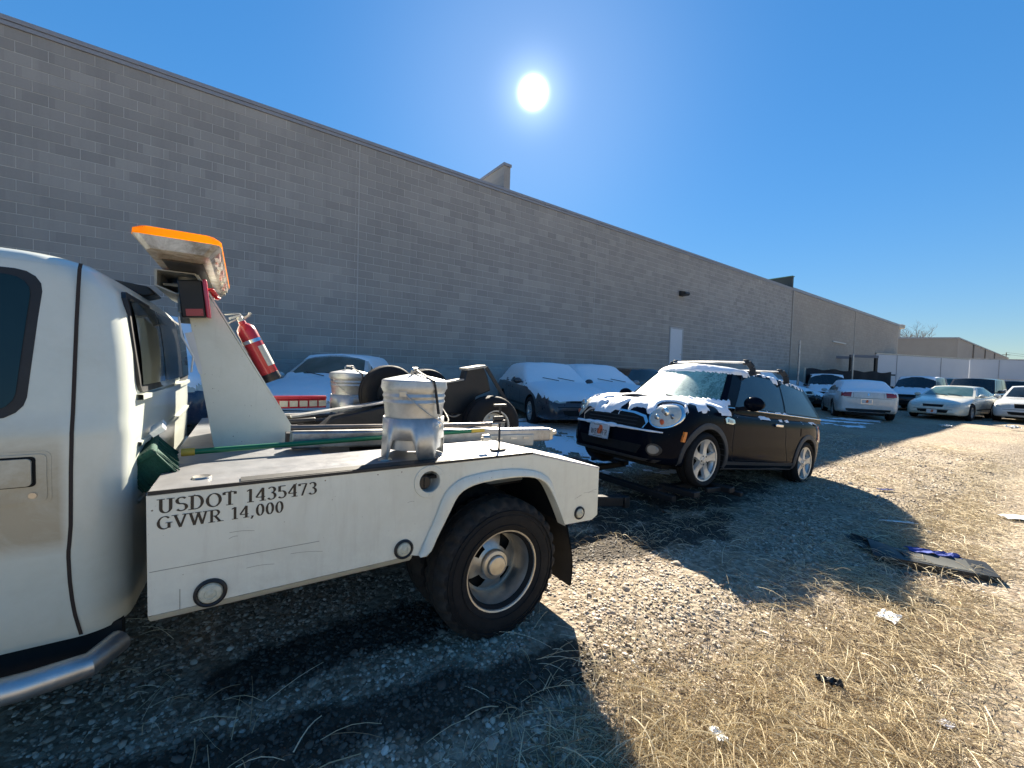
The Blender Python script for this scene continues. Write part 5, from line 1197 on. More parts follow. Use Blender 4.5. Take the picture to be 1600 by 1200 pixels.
# ------------------------------------------------------------------ the tow truck (local x toward the rear, y toward the far side, z up; origin at the near rear wheel)
TO = Vector((-.0106, 2.229, 0)); TRK = (TO.x, TO.y, 0); TROT = (0, 0, TA)
def tw(u, v, z): return TO + U * u + V_ * v + Vector((0, 0, z))
def densify(p, n):
    P = [Vector(q) for q in p]; Ls = [0]
    for a, b in zip(P[:-1], P[1:]): Ls.append(Ls[-1] + (b - a).length)
    res = []
    for i in range(n):
        d = Ls[-1] * i / (n - 1); k = 0
        while k < len(P) - 2 and Ls[k + 1] < d: k += 1
        t = (d - Ls[k]) / max(1e-9, Ls[k + 1] - Ls[k]); res.append(P[k].lerp(P[k + 1], t))
    return res
def tow_truck():
    rt = thing('tow_truck', 'white tow truck at the left, its wrecker bed lettered USDOT 1435473', 'tow truck', TRK, TROT)
    W = 2.30; DZ = 1.013
    arch_in = [(-.496, .568), (-.467, .564), (-.438, .588), (-.414, .641), (-.375, .711), (-.335, .785), (-.302, .84), (-.251, .871), (-.162, .889), (.0, .893), (.10, .888), (.175, .874), (.235, .848), (.285, .80), (.356, .673), (.405, .571), (.414, .552)]
    ain = [tuple(p) for p in catmull(arch_in, 2)]
    def side(v0, v1, near):
        poly = [(-1.489, .575), (-.529, .578)] + ain + [(.654, .543), (.701, .568), (.702, .876), (.17, 1.016), (-1.494, 1.003)]
        holes = [[(-.450 + .052 * cos(2 * pi * i / 24), .925 + .052 * sin(2 * pi * i / 24)) for i in range(24)]] if near else []
        m = MB(); m.prism(poly, 'y', v0, v1, holes=holes); o = m.build('bed_side', WHITE, rt, smooth=False)
        d = -1 if near else 1; f = v0 if near else v1
        m = MB(); m.grid([[(-1.489, f, .573), (-.529, f, .576)], [(-1.489, f - d * .02, .553), (-.527, f - d * .02, .555)], [(-1.489, f - d * .05, .53), (-.524, f - d * .05, .532)], [(-1.489, f - d * .3, .528), (-.52, f - d * .3, .53)]]); m.build('sill_fold', WHITE, rt, ang=20)
        A = densify([(-.50, .575), (-.417, .747), (-.379, .847), (-.328, .905), (-.253, .930), (-.093, .942), (.03, .939), (.162, .919), (.246, .891), (.305, .841), (.36, .70), (.418, .552)], 40); B = densify(ain, 40)
        A = [Vector(q) for q in catmull([tuple(a) for a in A[::3]] + [tuple(A[-1])], 3)]; n = min(len(A), 40); A = densify([tuple(a) for a in A], 40)
        m = MB(); row = lambda t, y: [(lerp(a.x, b.x, t), y, lerp(a.y, b.y, t)) for a, b in zip(A, B)]
        m.grid([row(0, f + d * .0015), row(.05, f + d * .010), row(.3, f + d * .019), row(.85, f + d * .024), row(1., f + d * .020), row(1.02, f - d * .05)]); m.build('wheel_arch_flare', WHITE, rt, ang=32)
        return o
    sd_ = side(0, .012, True); side(W - .012, W, False)
    # fuel filler
    m = MB(); R90 = Matrix.Rotation(pi / 2, 4, 'X')
    M = Matrix.Translation((-.450, 0, .925)) @ R90
    m.lathe([(.052, -.012), (.0535, .004), (.078, .004), (.080, .001), (.080, -.0)], 36, M)
    for k in range(6):
        a = pi / 3 * k + .5; m.lathe([(0, .0065), (.004, .0065), (.005, .004)], 8, Matrix.Translation((-.450 + .066 * cos(a), 0, .925 + .066 * sin(a))) @ R90)
    ff = m.build('fuel_filler', WHITE, rt); m = MB(); m.lathe([(.0525, -.002), (.052, -.03), (.046, -.075), (0, -.08)], 32, M); m.build('filler_cup', simple('filler_cup_paint', (.62, .62, .58), .45, var=.2, dirt=.4), ff)
    m = MB(); M2 = Matrix.Translation((-.470, .016, .920)) @ R90; m.lathe([(0, .002), (.030, .002), (.034, -.004), (.034, -.045), (0, -.045)], 24, M2); m.box(-.474, -.466, .008, .016, .895, .945); m.build('filler_cap', BLACK, ff, bevel=.002)
    for (x, z, r) in ((-1.311, .613, .040), (-.573, .618, .035), (.543, .606, .031)):
        M = Matrix.Translation((x, 0, z)) @ R90; m = MB(); m.lathe([(r * 1.32, -.001), (r * 1.30, .008), (r * 1.12, .012), (r, .009), (r * .98, .004)], 28, M); o = m.build('side_marker_lamp', BLACK, rt)
        m = MB(); m.lathe([(r * .98, .004), (r * .85, .012), (r * .5, .016), (r * .45, .013), (r * .2, .017), (0, .018)], 28, M); m.build('lamp_lens', simple('marker_lens', (.60, .58, .46), .3, var=.5, vscale=60), o)
    m = MB(); glyph_text(m, 'USDOT 1435473', .051, (-1.464, .9365), .512, y=-.0012); m.build('lettering', simple('black_vinyl', (.012, .012, .013), .4), rt, smooth=False)
    m = MB(); glyph_text(m, 'GVWR 14,000', .046, (-1.466, .8785), .392, y=-.0012); m.build('lettering', simple('black_vinyl', (.012, .012, .013), .4), rt, smooth=False)
    m = MB(); m.box(-1.485, -.94, -.0008, .0, .7305, .7325); m.box(-1.402, -1.400, -.0008, 0, .575, .65); m.build('panel_seam', simple('seam_shadow', (.25, .24, .21), .7), rt, smooth=False)
    rr_ = random.Random(12)
    for k in range(9):
        x0, z0 = (rr_.uniform(.50, .66), rr_.uniform(.66, .76)) if k < 4 else (rr_.uniform(-1.3, -.55), rr_.uniform(.60, .85)); l_ = rr_.uniform(.02, .14); sl = rr_.uniform(-.15, .35); mm = MB()
        x1 = min(x0 + l_, .695); mm.grid([[(lerp(x0, x1, t), -.0006, z0 + sl * l_ * t + .004 * sin(3 * t) + o_) for t in (0, .25, .5, .75, 1)] for o_ in (-.0007, .0007)]); mm.build('scratch', simple('scratch_mark', (.30, .27, .22), .8, var=.5, vscale=80), rt, smooth=False)
    for (x, z) in [(-1.47 + .11 * i, .988) for i in range(9)] + [(-1.478, .95 - .07 * i) for i in range(5)]:
        if rr_.random() < .55: mm = MB(); mm.lathe([(0, .0012), (.0022, .001), (.003, 0)], 8, Matrix.Translation((x, 0, z)) @ R90); mm.build('rivet', simple('rivet_rust', (.25, .18, .12), .7), rt)
    # rear ends and wheel well
    for v0, v1 in ((.0125, .46), (W - .46, W - .0125)):
        m = MB(); m.prism([(v0, .568), (v1, .568), (v1, .87), (v0, .87)], 'x', .688, .700); m.build('rear_panel', WHITE, rt, smooth=False)
        m = MB(); m.box(-.50, .42, v0 + .02, v0 + .74 if v0 < 1 else v1 - .02, .93, .945); m.box(-.52, -.50, v0 + .005, v0 + .7 if v0 < 1 else v1, .56, .945); m.build('wheel_well', UNDER, rt)
    m = MB(); m.box(-.5, .44, .74, .76, .3, .94); m.box(-.5, .44, W - .76, W - .74, .3, .94); m.box(.42, .44, .0125, .74, .56, .90); m.box(.42, .44, W - .74, W - .0125, .56, .90); m.build('wheel_well', UNDER, rt)
    # deck plates
    def deckplate(poly, z0, z1, mt, nm='deck_plate'): m = MB(); m.prism(poly, 'z', z0, z1); return m.build(nm, mt, rt, bevel=.003)
    for a, b in ((.0, .46), (W - .46, W)):
        deckplate([(-1.494, a), (-.33, a), (-.33, b), (-1.494, b)], 1.0045, DZ, DECK); deckplate([(-.326, a), (.168, a), (.168, b), (-.326, b)], 1.0045, DZ + .001, DECKW)
        m = MB(); m.add([(.170, a, DZ + .001), (.704, a, .877), (.704, b, .877), (.170, b, DZ + .001), (.170, a, DZ - .01), (.704, a, .867), (.704, b, .867), (.170, b, DZ - .01)], [(0, 1, 2, 3), (4, 7, 6, 5), (0, 4, 5, 1), (1, 5, 6, 2), (2, 6, 7, 3), (3, 7, 4, 0)]); m.build('deck_slope', DECKW, rt)
        m = MB(); m.prism([(-1.49, .60), (-.86, .60), (-.86, 1.003), (-1.49, 1.003)], 'y', b - .008 if a == 0 else a, b if a == 0 else a + .008); m.prism([(-.855, .72), (.69, .72), (.69, .87), (.168, 1.003), (-.855, 1.003)], 'y', b - .008 if a == 0 else a, b if a == 0 else a + .008); m.build('inner_panel', simple('inner_white', (.45, .45, .42), .6, var=.3, dirt=.5), rt)
    deckplate([(-1.494, .463), (-.86, .463), (-.86, W - .463), (-1.494, W - .463)], 1.0045, DZ, DECK)
    m = MB(); m.box(-1.22, -.34, .015, .085, DZ + .001, DZ + .006); m.build('shadow_strip', PLASTIC, rt)  # black strip laid on the deck in place of a cast shadow band
    m = MB(); m.box(-1.49, .168, -.003, .004, DZ - .007, DZ + .006); m.build('edge_moulding', PLASTIC, rt)
    for (x, y) in ((-.62, .17), (-1.35, .16), (.02, .3)):
        m = MB(); m.lathe([(0, .002), (.016, .002), (.03, .006), (.034, 0)], 20, Matrix.Translation((x, y, DZ + .001))); m.build('tie_down_ring', STEEL, rt)
    deckplate([(-.855, .463), (.45, .463), (.45, W - .463), (-.855, W - .463)], .70, .72, BLACK, 'well_floor')
    # wheels
    def dual_rim():
        m = MB(); r = .212
        m.lathe([(r - .012, -.11), (r - .004, .085), (r + .006, .105), (r + .014, .108), (r + .016, .102), (r + .010, .096), (r - .004, .088), (r - .016, .06), (r - .028, .02), (r - .034, -.03), (r - .034, -.06)], 56, R90)
        # dished centre with hand holes
        rings = [(r - .034, -.055), (r - .05, -.052), (.14, -.032), (.10, -.012), (.082, -.004)]; n = 64; hole = lambda j: (j % 16) in (5, 6, 7, 8, 9, 10)
        vs = [Vector((rr * cos(2 * pi * (j + 4) / n), rr * sin(2 * pi * (j + 4) / n), hh)) for rr, hh in rings for j in range(n)]; fs = []
        for i in range(len(rings) - 1):
            for j in range(n):
                if i in (1, 2) and hole(j): continue
                fs.append((i * n + j, i * n + (j + 1) % n, (i + 1) * n + (j + 1) % n, (i + 1) * n + j))
        m.add([R90 @ v for v in vs], fs)
        m.lathe([(.082, -.004), (.084, .018), (.078, .026), (.060, .030), (.056, .044), (.050, .048), (0, .05)], 40, R90)
        m.lathe([(0, -.075), (r - .036, -.075)], 32, R90, mi=1)
        return m.mesh('rim', [STEEL, CAVITY], ang=30)
    rm = dual_rim(); tr = tyre_mesh(.388, .212, .235, RUBBER, lugs=1, n=150)
    for v in (.118, W - .118):
        o = link('rear_wheel', rm, rt); o.location = (.000, v, .366); o.rotation_euler = (0, .35, 0 if v < 1 else pi); link('tyre', tr, o)
    for v in (.415, W - .415):
        o = link('inner_wheel', rm, rt); o.location = (-.012, v, .372); o.rotation_euler = (0, .9, 0 if v > 1 else pi); link('tyre', tr, o)
    for v in (.30, W - .30):
        o = link('front_wheel', rm, rt); o.location = (-4.05, v, .372); o.rotation_euler = (0, .9, pi if v < 1 else 0); link('tyre', tr, o)
    m = MB(); m.tube([(-.012, .5, .372), (-.012, W - .5, .372)], .06, 12); m.lathe([(0, -.16), (.1, -.14), (.16, 0), (.1, .14), (0, .16)], 16, Matrix.Translation((-.012, W / 2, .372)) @ Matrix.Rotation(pi / 2, 4, 'X')); m.build('rear_axle', BLACK, rt)
    m = MB(); m.box(-4.6, .65, .78, .86, .46, .62); m.box(-4.6, .65, W - .86, W - .78, .46, .62); m.box(-1.4, .6, .95, 1.35, .35, .6); m.build('frame_rail', BLACK, rt)
    m = MB(); m.tube([(-1.3, .98, .50), (-.75, .98, .50)], .10, 14); m.build('fuel_tank', BLACK, rt)
    for v0 in (.02, W - .56):
        m = MB(); m.grid([[(.47 + .02 * sin(i * .8) + .035 * (1 - i / 6), v0 + .54 * j / 4, lerp(.14, .60, i / 6)) for j in range(5)] for i in range(7)]); m.grid([[(.48 + .02 * sin(i * .8) + .035 * (1 - i / 6), v0 + .54 * j / 4, lerp(.14, .60, i / 6)) for j in range(5)] for i in range(7)]); m.build('mud_flap', PLASTIC, rt)
    # ---- cab
    VS = [(.46, .205), (.56, .165), (.70, .135), (.83, .128), (.90, .115), (1.10, .104), (1.22, .104), (1.29, .118), (1.45, .138), (1.6, .158), (1.72, .178), (1.79, .192), (1.822, .212), (1.842, .255), (1.852, .34)]
    UB = [(.46, -1.585), (.6, -1.572), (1.2, -1.565), (1.3, -1.567), (1.5, -1.578), (1.65, -1.595), (1.74, -1.62), (1.79, -1.655), (1.822, -1.70), (1.842, -1.76), (1.852, -1.84)]
    def interp(T, z):
        if z <= T[0][0]: return T[0][1]
        for (a, b), (c, d) in zip(T[:-1], T[1:]):
            if z <= c: return lerp(b, d, (z - a) / (c - a))
        return T[-1][1]
    def UF(z): return -3.02 if z < 1.24 else lerp(-3.0, -2.42, (z - 1.24) / .6)
    def ring(z, off=0):
        v0 = interp(VS, z) - off; ub = interp(UB, z) + off; uf = UF(z); hw = W / 2 - v0; rc = min(.135, hw * .5); pts = []
        for u in np.linspace(uf, ub - rc, 16): pts.append((u, v0, z))
        for k in range(1, 9):
            a = pi / 2 * k / 8; pts.append((ub - rc + rc * sin(a), v0 + rc - rc * cos(a), z))
        for k in range(1, 8): 
            t = k / 8; vv = lerp(v0 + rc, W - v0 - rc, t); pts.append((ub + .018 * sin(pi * t), vv, z))
        h2 = [(u, W - v, zz) for (u, v, zz) in pts[:24][::-1]]
        return pts + h2
    m = MB(); zs = sorted(set([z for z, _ in VS] + [z for z, _ in UB] + [1.0, 1.15, 1.25])); rows = [ring(z) for z in zs]; m.grid(rows, closed=True); k = len(rows[0]); o_ = (len(rows) - 1) * k; m.f.append(tuple(o_ + j for j in range(k))); m.m.append(0); m.f.append(tuple(range(k))[::-1]); m.m.append(0)
    m.build('cab', CABW, rt, ang=40)
    def sidepanel(poly, off, th, nm, mt, par=None):
        """poly of (u,z) laid on the cab flank"""
        rings = poly_rings([(u, 0, z) for u, z in poly], scales=(1, .96, .6, .2), sub=2); mm = MB(); rows = []
        for r in rings: rows.append([(p.x, interp(VS, p.z) - off, p.z) for p in r])
        mm.grid(rows, closed=True); kk = len(rows[0]); oo = (len(rows) - 1) * kk; mm.f.append(tuple(oo + j for j in range(kk))); mm.m.append(0); b0 = len(mm.v); mm.v += [(a, b + th, c) for a, b, c in rows[0]]
        for j in range(kk): mm.f.append((j, (j + 1) % kk, b0 + (j + 1) % kk, b0 + j)); mm.m.append(0)
        return mm.build(nm, mt, par or rt, ang=30)
    def rrect(u0, u1, z0, z1, r, sl=0, n=5):
        p = []
        for (cx, cz, a0) in ((u1 - r, z1 - r, 90), (u0 + r, z1 - r, 180), (u0 + r, z0 + r, 270), (u1 - r, z0 + r, 360)):
            for i in range(n):
                a = radians(a0 - 90 * (1 - 0) + 90 * i / (n - 1)) if False else radians(a0 - 90 + 90 * i / (n - 1)); x, z = cx + r * cos(a), cz + r * sin(a); p.append((x + sl * (z - z0), z))
        return p
    sidepanel(rrect(-2.62, -1.812, 1.272, 1.768, .07, .062), .0015, .01, 'window_seal', PLASTIC); sidepanel(rrect(-2.59, -1.836, 1.296, 1.745, .06, .062), .0035, .01, 'door_glass', simple('cab_glass', (.008, .022, .022), .04, spec=.45, var=.3))
    def seam(pts, wd, nm, mt):
        Q = densify(pts, 60); mm = MB(); mm.grid([[(p.x - wd / 2 + wd * k / 2, interp(VS, p.y) - (.0015 if k != 1 else .0008), p.y) for p in Q] for k in range(3)]); return mm.build(nm, mt, rt)
    seam([(-1.702, .468), (-1.712, .62), (-1.716, .80), (-1.706, .90), (-1.70, 1.2), (-1.70, 1.6), (-1.70, 1.812)], .0105, 'door_seam', simple('door_rubber', (.03, .022, .02), .85))
    seam([(-1.560 - .13, 1.795), (-1.95, 1.800), (-2.3, 1.80)], .003, 'gutter_seam', simple('seam_shadow', (.25, .24, .21), .7))
    # handle: recessed paddle in its bezel, key lock
    sidepanel(rrect(-2.02, -1.748, .988, 1.166, .02), .002, .01, 'handle_bezel', CABW); sidepanel(rrect(-2.012, -1.755, .994, 1.160, .018), .0018, .01, 'handle_gap', CAVITY)
    hb = sidepanel(rrect(-2.008, -1.758, .997, 1.157, .016), .006, .012, 'handle_plate', CABW); sidepanel(rrect(-1.98, -1.782, 1.05, 1.15, .012), .008, .01, 'handle_recess', CAVITY, hb); sidepanel(rrect(-1.976, -1.790, 1.054, 1.144, .012), .016, .014, 'handle_paddle', CABW, hb)
    sidepanel([(-1.79 + .010 * cos(2 * pi * i / 16), 1.020 + .010 * sin(2 * pi * i / 16)) for i in range(16)], .010, .01, 'door_lock', STEEL, hb)
    # back wall: window, ribs
    def back(poly_vz, off, th, nm, mt, par=None):
        mm = MB(); k = len(poly_vz); P = []
        for d in (off, off - th):
            P += [(interp(UB, z) + d + .018 * sin(pi * min(1, max(0, (v - .25) / 1.8))), v, z) for v, z in poly_vz]
        tri = tessellate_polygon([[Vector((v, z, 0)) for v, z in poly_vz]]); mm.add(P, [tuple(t) for t in tri] + [tuple(i + k for i in t[::-1]) for t in tri] + [(i, (i + 1) % k, k + (i + 1) % k, k + i) for i in range(k)])
        return mm.build(nm, mt, par or rt, ang=30)
    def vrect(v0, v1, z0, z1, r, n=4): return [(x, z) for x, z in rrect(v0, v1, z0, z1, r, 0, n)]
    bw = back(vrect(.30, 2.0, 1.345, 1.745, .06), .012, .02, 'rear_window_seal', PLASTIC)
    def bgrid(v0, v1, z0, z1, off, nm, mt, par):
        mm = MB(); mm.grid([[(interp(UB, z) + off + .018 * sin(pi * min(1, max(0, (v - .25) / 1.8))), v, z) for v in np.linspace(v0, v1, 12)] for z in np.linspace(z0, z1, 8)]); return mm.build(nm, mt, par)
    bgrid(.335, .80, 1.375, 1.718, .0165, 'rear_glass', GLASS, bw); bgrid(.82, 1.48, 1.375, 1.718, .0165, 'sliding_glass', simple('grey_glass', (.03, .032, .035), .15, var=.3), bw); bgrid(1.50, 1.965, 1.375, 1.718, .0165, 'rear_glass', GLASS, bw)
    for z0, z1, o_ in ((1.315, 1.34, .022), (1.13, 1.15, .014), (.90, .915, .012)):
        mm = MB(); mm.grid([[(interp(UB, z) + off + .018 * sin(pi * t), lerp(.3, 2.0, t), z) for t in np.linspace(0, 1, 10)] for z, off in ((z0, .0), (z0 + .003, o_), (z1 - .003, o_), (z1, 0))]); mm.build('back_rib', CABW, rt)
    m = MB(); m.prism([(-1.80, 1.846), (-1.66, 1.812), (-1.61, 1.832), (-1.64, 1.868), (-1.78, 1.888)], 'y', 1.05, 1.25); m.build('brake_light_housing', BLACK, rt, bevel=.01)
    # dim cab parts ahead (nose, glass, bumper), beyond the picture's edge
    m = MB(); m.prism([(-3.02, .55), (-3.02, 1.235), (-3.3, 1.22), (-4.35, 1.12), (-4.52, 1.02), (-4.56, .62), (-4.42, .55), (-3.62, .55), (-3.70, .80), (-3.9, .88), (-4.2, .88), (-4.40, .80), (-4.46, .6)][:7] + [(-4.42, .75), (-4.25, .84), (-3.85, .84), (-3.68, .75), (-3.62, .55)], 'y', .13, W - .13); m.build('bonnet', CABW, rt, bevel=.04)
    m = MB(); m.grid([[(UF(z) - .012, v, z) for v in np.linspace(.26, W - .26, 8)] for z in (1.27, 1.5, 1.76)]); m.build('windshield', GLASS, rt)
    m = MB(); m.box(-4.70, -4.56, .1, W - .1, .5, .72); m.build('front_bumper', CHROME, rt, bevel=.03)
    m = MB(); m.box(-4.57, -4.54, .55, W - .55, .74, 1.0); m.build('grille', BLACK, rt)
    for v in (.33, W - .33): m = MB(); m.box(-4.57, -4.53, v - .14, v + .14, .78, 1.0); m.build('headlight', LAMPW, rt, bevel=.02)
    for v, s_ in ((.02, -1), (W - .02, 1)):
        m = MB(); m.bar((-2.72, v + .1 * -s_, 1.34), (-2.76, v + .12 * s_, 1.38), .03, .03); m.box(-2.82, -2.74, v + (.10 if s_ > 0 else -.30), v + (.30 if s_ > 0 else -.10), 1.22, 1.56); m.build('mirror', PLASTIC, rt, bevel=.02)
    m = MB(); m.tube([(-3.35, .08, .402), (-2.4, .075, .402), (-1.80, .075, .402), (-1.66, .10, .402), (-1.60, .20, .41)], .042, 16); m.build('side_step', simple('worn_chrome', (.6, .6, .6), .38, .9, var=.3, dirt=.6, dcol=(.12, .11, .10)), rt)
    m = MB(); m.box(-3.0, -1.60, .24, .30, .36, .47); m.build('rocker', UNDER, rt)
    # ---- pylon carrying the light bar and work lamps
    NP = [(-1.345, 1.014), (-.925, 1.014), (-1.392, 1.862), (-1.452, 1.70)]
    for a, b in ((.85, .862), (1.44, 1.452)):
        m = MB(); m.prism(NP, 'y', a, b); m.build('pylon_plate', WHITE, rt, bevel=.002)
    m = MB(); m.bar((-.925, 1.15, 1.014), (-1.455, 1.15, 1.986), .60, .008, up=(0, 1, 0)) if False else m.add([(-.918, .848, 1.014), (-1.415, .848, 1.929), (-1.415, 1.454, 1.929), (-.918, 1.454, 1.014), (-.926, .848, 1.014), (-1.423, .848, 1.929), (-1.423, 1.454, 1.929), (-.926, 1.454, 1.014)], [(0, 1, 2, 3), (4, 7, 6, 5), (0, 4, 5, 1), (1, 5, 6, 2), (2, 6, 7, 3), (3, 7, 4, 0)])
    m.build('pylon_back', WHITE, rt, smooth=False)
    m = MB(); outer = [(-1.59, 1.932), (-1.425, 1.932), (-1.385, 1.872), (-1.40, 1.862), (-1.505, 1.815), (-1.59, 1.85)]; c_ = Vector((-1.49, 1.885)); inner = [tuple(c_ + (Vector(p) - c_) * .90) for p in outer]
    m.prism(outer, 'y', .84, 1.46, holes=[inner]); m.build('pylon_head', BRACKW, rt, smooth=False)
    m = MB(); m.tube([(-1.47, 1.0, 1.74), (-1.47, 1.0, 1.93)], .045, 14); m.tube([(-1.50, 1.25, 1.7), (-1.50, 1.25, 1.87)], .03, 10); m.box(-1.57, -1.45, .95, 1.40, 1.87, 1.882); m.build('mount_bracket', BRACKW, rt)
    # light bar
    LP = [(-1.565, 1.942), (-1.345, 1.942), (-1.303, 2.004), (-1.612, 2.004)]
    LU = [(-1.613, 2.006), (-1.302, 2.006), (-1.303, 2.024), (-1.325, 2.036), (-1.585, 2.036), (-1.612, 2.024)]
    def barloft(P, v0, v1, shrink=.03):
        mm = MB(); c_ = sum((Vector(p) for p in P), Vector((0, 0))) / len(P); rows = []
        for v, s_ in ((v0, .80), (v0 + .02, .95), (v0 + .06, 1), (v1 - .06, 1), (v1 - .02, .95), (v1, .80)): rows.append([(c_.x + (p[0] - c_.x) * s_, v, c_.y + (p[1] - c_.y) * (1 if s_ > .9 else .9)) for p in P])
        mm.grid(rows, closed=True); k = len(P); mm.f.append(tuple(range(k))); mm.m.append(0); mm.f.append(tuple(5 * k + j for j in range(k))[::-1]); mm.m.append(0); return mm
    lb = barloft(LP, .42, 1.80).build('light_bar', CLEAR, rt, ang=30); barloft(LU, .418, 1.802).build('amber_lens', AMBER, lb, ang=30)
    m = MB(); m.box(-1.53, -1.38, .60, 1.62, 1.9345, 1.9415); m.build('base_plate', simple('bar_base', (.05, .048, .045), .5, var=.5), lb)
    for i in range(6):
        v = .52 + .21 * i; m = MB(); m.box(-1.340, -1.312, v, v + .10, 1.962, 1.99); m.box(-1.345, -1.325, v + .12, v + .19, 1.955, 1.972)
        m.build('reflector', simple('bar_reflector_pale', (.65, .62, .55), .25, .3) if i % 2 else simple('bar_reflector_red', (.55, .33, .30), .25), lb)
    m = MB(); m.box(-1.50, -1.36, .424, .432, 1.965, 1.985); m.build('inner_reflector', simple('bar_reflector_pale', (.65, .62, .55), .25, .3), lb)
    # work lamp and coiled lead on the pylon
    M = Matrix.Translation((-1.415, .80, 1.795)) @ Matrix.Rotation(radians(-6), 4, 'Y')
    m = MB(); m.obox(M @ Matrix.Translation((-.02, 0, 0)), .10, .07, .185); wl = m.build('work_lamp', BLACK, rt, bevel=.006)
    m = MB(); m.obox(M @ Matrix.Translation((.040, 0, 0)), .018, .085, .195); m.build('lamp_bezel', simple('pink_red_lens', (.55, .05, .09), .2, coat=.5), wl, bevel=.006); m = MB(); m.obox(M @ Matrix.Translation((-.015, -.038, -.07)), .07, .006, .035); m.build('side_reflector', simple('dull_red', (.42, .06, .06), .3), wl)
    m = MB(); m.tube([(-1.365 + .0010 * i + .012 * cos(i * 1.3), .86 + .012 * sin(i * 1.3), 1.865 - .0016 * i) for i in range(34)], .006, 6); m.build('coiled_lead', RED, rt)
    m = MB(); m.tube([(-1.49, .80, 1.70), (-1.475, .78, 1.60), (-1.43, .79, 1.50), (-1.44, .82, 1.42)], .005, 6); m.grid([[(-1.47, .842, 1.62), (-1.435, .842, 1.63)], [(-1.43, .838, 1.48), (-1.40, .84, 1.45)], [(-1.41, .84, 1.41), (-1.395, .842, 1.41)]]); m.build('lamp_lead', PAPERM, rt)
    # extinguisher bracket, boom, lift
    m = MB(); m.bar((-1.19, 1.15, 1.44), (-1.12, 1.15, 1.62), .03, .01); m.build('extinguisher_bracket', STEEL, rt)
    m = MB(); m.prism([(-.80, 1.03), (-.70, 1.12), (-.15, 1.235), (-.02, 1.235), (.05, 1.15), (.05, 1.0), (-.2, .95), (-.8, .95)], 'y', 1.10, 1.28); m.build('boom_base', BLACK, rt, bevel=.01)
    m = MB(); m.bar((-.95, 1.19, 1.13), (-.02, 1.19, 1.262), .10, .012); m.build('boom_top', ALUM, rt)
    m = MB(); m.prism([(.02, 1.12), (.03, 1.335), (.30, 1.385), (.32, 1.47), (.49, 1.50), (.53, 1.42), (.56, 1.30), (.42, 1.25), (.40, 1.10)], 'y', 1.16, 1.26); m.build('boom_arm', BLACK, rt, bevel=.012)
    m = MB(); m.bar((.32, 1.21, 1.478), (.49, 1.21, 1.508), .16, .02); m.bar((.03, 1.21, 1.345), (.30, 1.21, 1.393), .11, .012); m.build('arm_pad', simple('worn_edge', (.35, .34, .32), .5, .5), rt)
    m = MB(); m.bar((.50, 1.15, 1.50), (.72, 1.12, 1.18), .012, .03); m.build('boom_strap', BUNGEE, rt)
    for (x, y, z, l, h_) in ((-.95, 1.5, .96, .35, .10), (-.55, 1.45, .96, .3, .12), (-.3, 1.0, .9, .25, .15), (-1.02, .98, 1.03, .10, .06)):
        m = MB(); m.box(x, x + l, y, y + .12, z, z + h_); m.tube([(x, y + .06, z + h_ + .02), (x + l + .1, y + .06, z + h_ + .03)], .018, 8); m.build('winch_part', BLACK, rt, bevel=.01)
    m = MB(); m.box(-1.06, -.86, 1.3, 1.34, 1.12, 1.135); m.box(-1.06, -1.04, 1.3, 1.34, 1.02, 1.12); m.box(-.99, -.975, 1.3, 1.34, 1.02, 1.12); m.build('small_bracket', ALUM, rt)
    m = MB(); m.box(-1.03, -.60, 2.03, 2.10, 1.178, 1.205); m.box(-1.03, -.60, 2.05, 2.10, 1.10, 1.176); lr = m.build('rear_light_strip', simple('strip_red', (.42, .012, .03), .3), rt, bevel=.004)
    for i in range(5): m = MB(); m.box(-.96 + .075 * i, -.90 + .075 * i, 2.035, 2.049, 1.115, 1.165); m.build('strip_lamp', LAMPW, lr)
    # under-lift reaching back to the wagon's front wheels
    m = MB(); m.bar((.3, 1.15, .40), (2.05, 1.0, .17), .10, .10); m.bar((2.05, 1.0 - .0, .165), (2.12, 1.0, .165), .14, .12); m.build('stinger', BLACK, rt, bevel=.01)
    # frame of the lift drawn in the wagon's line
    wc = Vector((4.27, 5.9, 0)) - U * 2.547; q = wc - TO; wu, wv = q.dot(U), q.dot(V_)
    m = MB(); m.bar((wu - .42, wv + .05, .165), (wu - .42, wv + 1.6, .165), .07, .07); m.build('lift_crossbar', BLACK, rt, bevel=.008)
    for s_, vv in ((1, wv), (-1, wv + 1.64)):
        e = vv - .20 * s_
        m = MB(); m.bar((wu + .25, e, .235), (wu + .25, vv + .35 * s_, .225), .10, .06); m.bar((wu - .31, e + .06 * s_, .245), (wu - .31, vv + .3 * s_, .235), .10, .06); m.bar((wu - .44, vv + .27 * s_, .2), (wu + .30, vv + .27 * s_, .2), .07, .07); m.bar((wu - .02, vv - .06 * s_, .235), (wu + .36, vv - .10 * s_, .225), .04, .05); m.bar((wu + .34, e - .06, .19), (wu + .34, e + .32 * s_, .20), .05, .05)
        m.build('wheel_cradle', BLACK, rt, bevel=.006)
        mm = MB()
        for i in range(60):
            uu = wu + random.uniform(.0, .35); v2 = vv - s_ * random.uniform(.06, .10)
            if i % 2: uu = wu + .25 + random.uniform(-.045, .045); v2 = e + s_ * random.uniform(.0, .15)
            if noise.noise(Vector((uu * 9, 1, 1))) < .0 and not i % 2: continue; b = random.uniform(.006, .016); mm.obox(Matrix.Translation((uu, v2, (.268 if i % 2 else .258) + b * .2)) @ Matrix.Rotation(random.uniform(0, 3), 4, 'Z'), b * 2.4, b * 1.6, b * .8)
        tag(mm.build('snow_bits', SNOW, rt, bevel=0), kind='stuff')
    return rt
tow_truck()

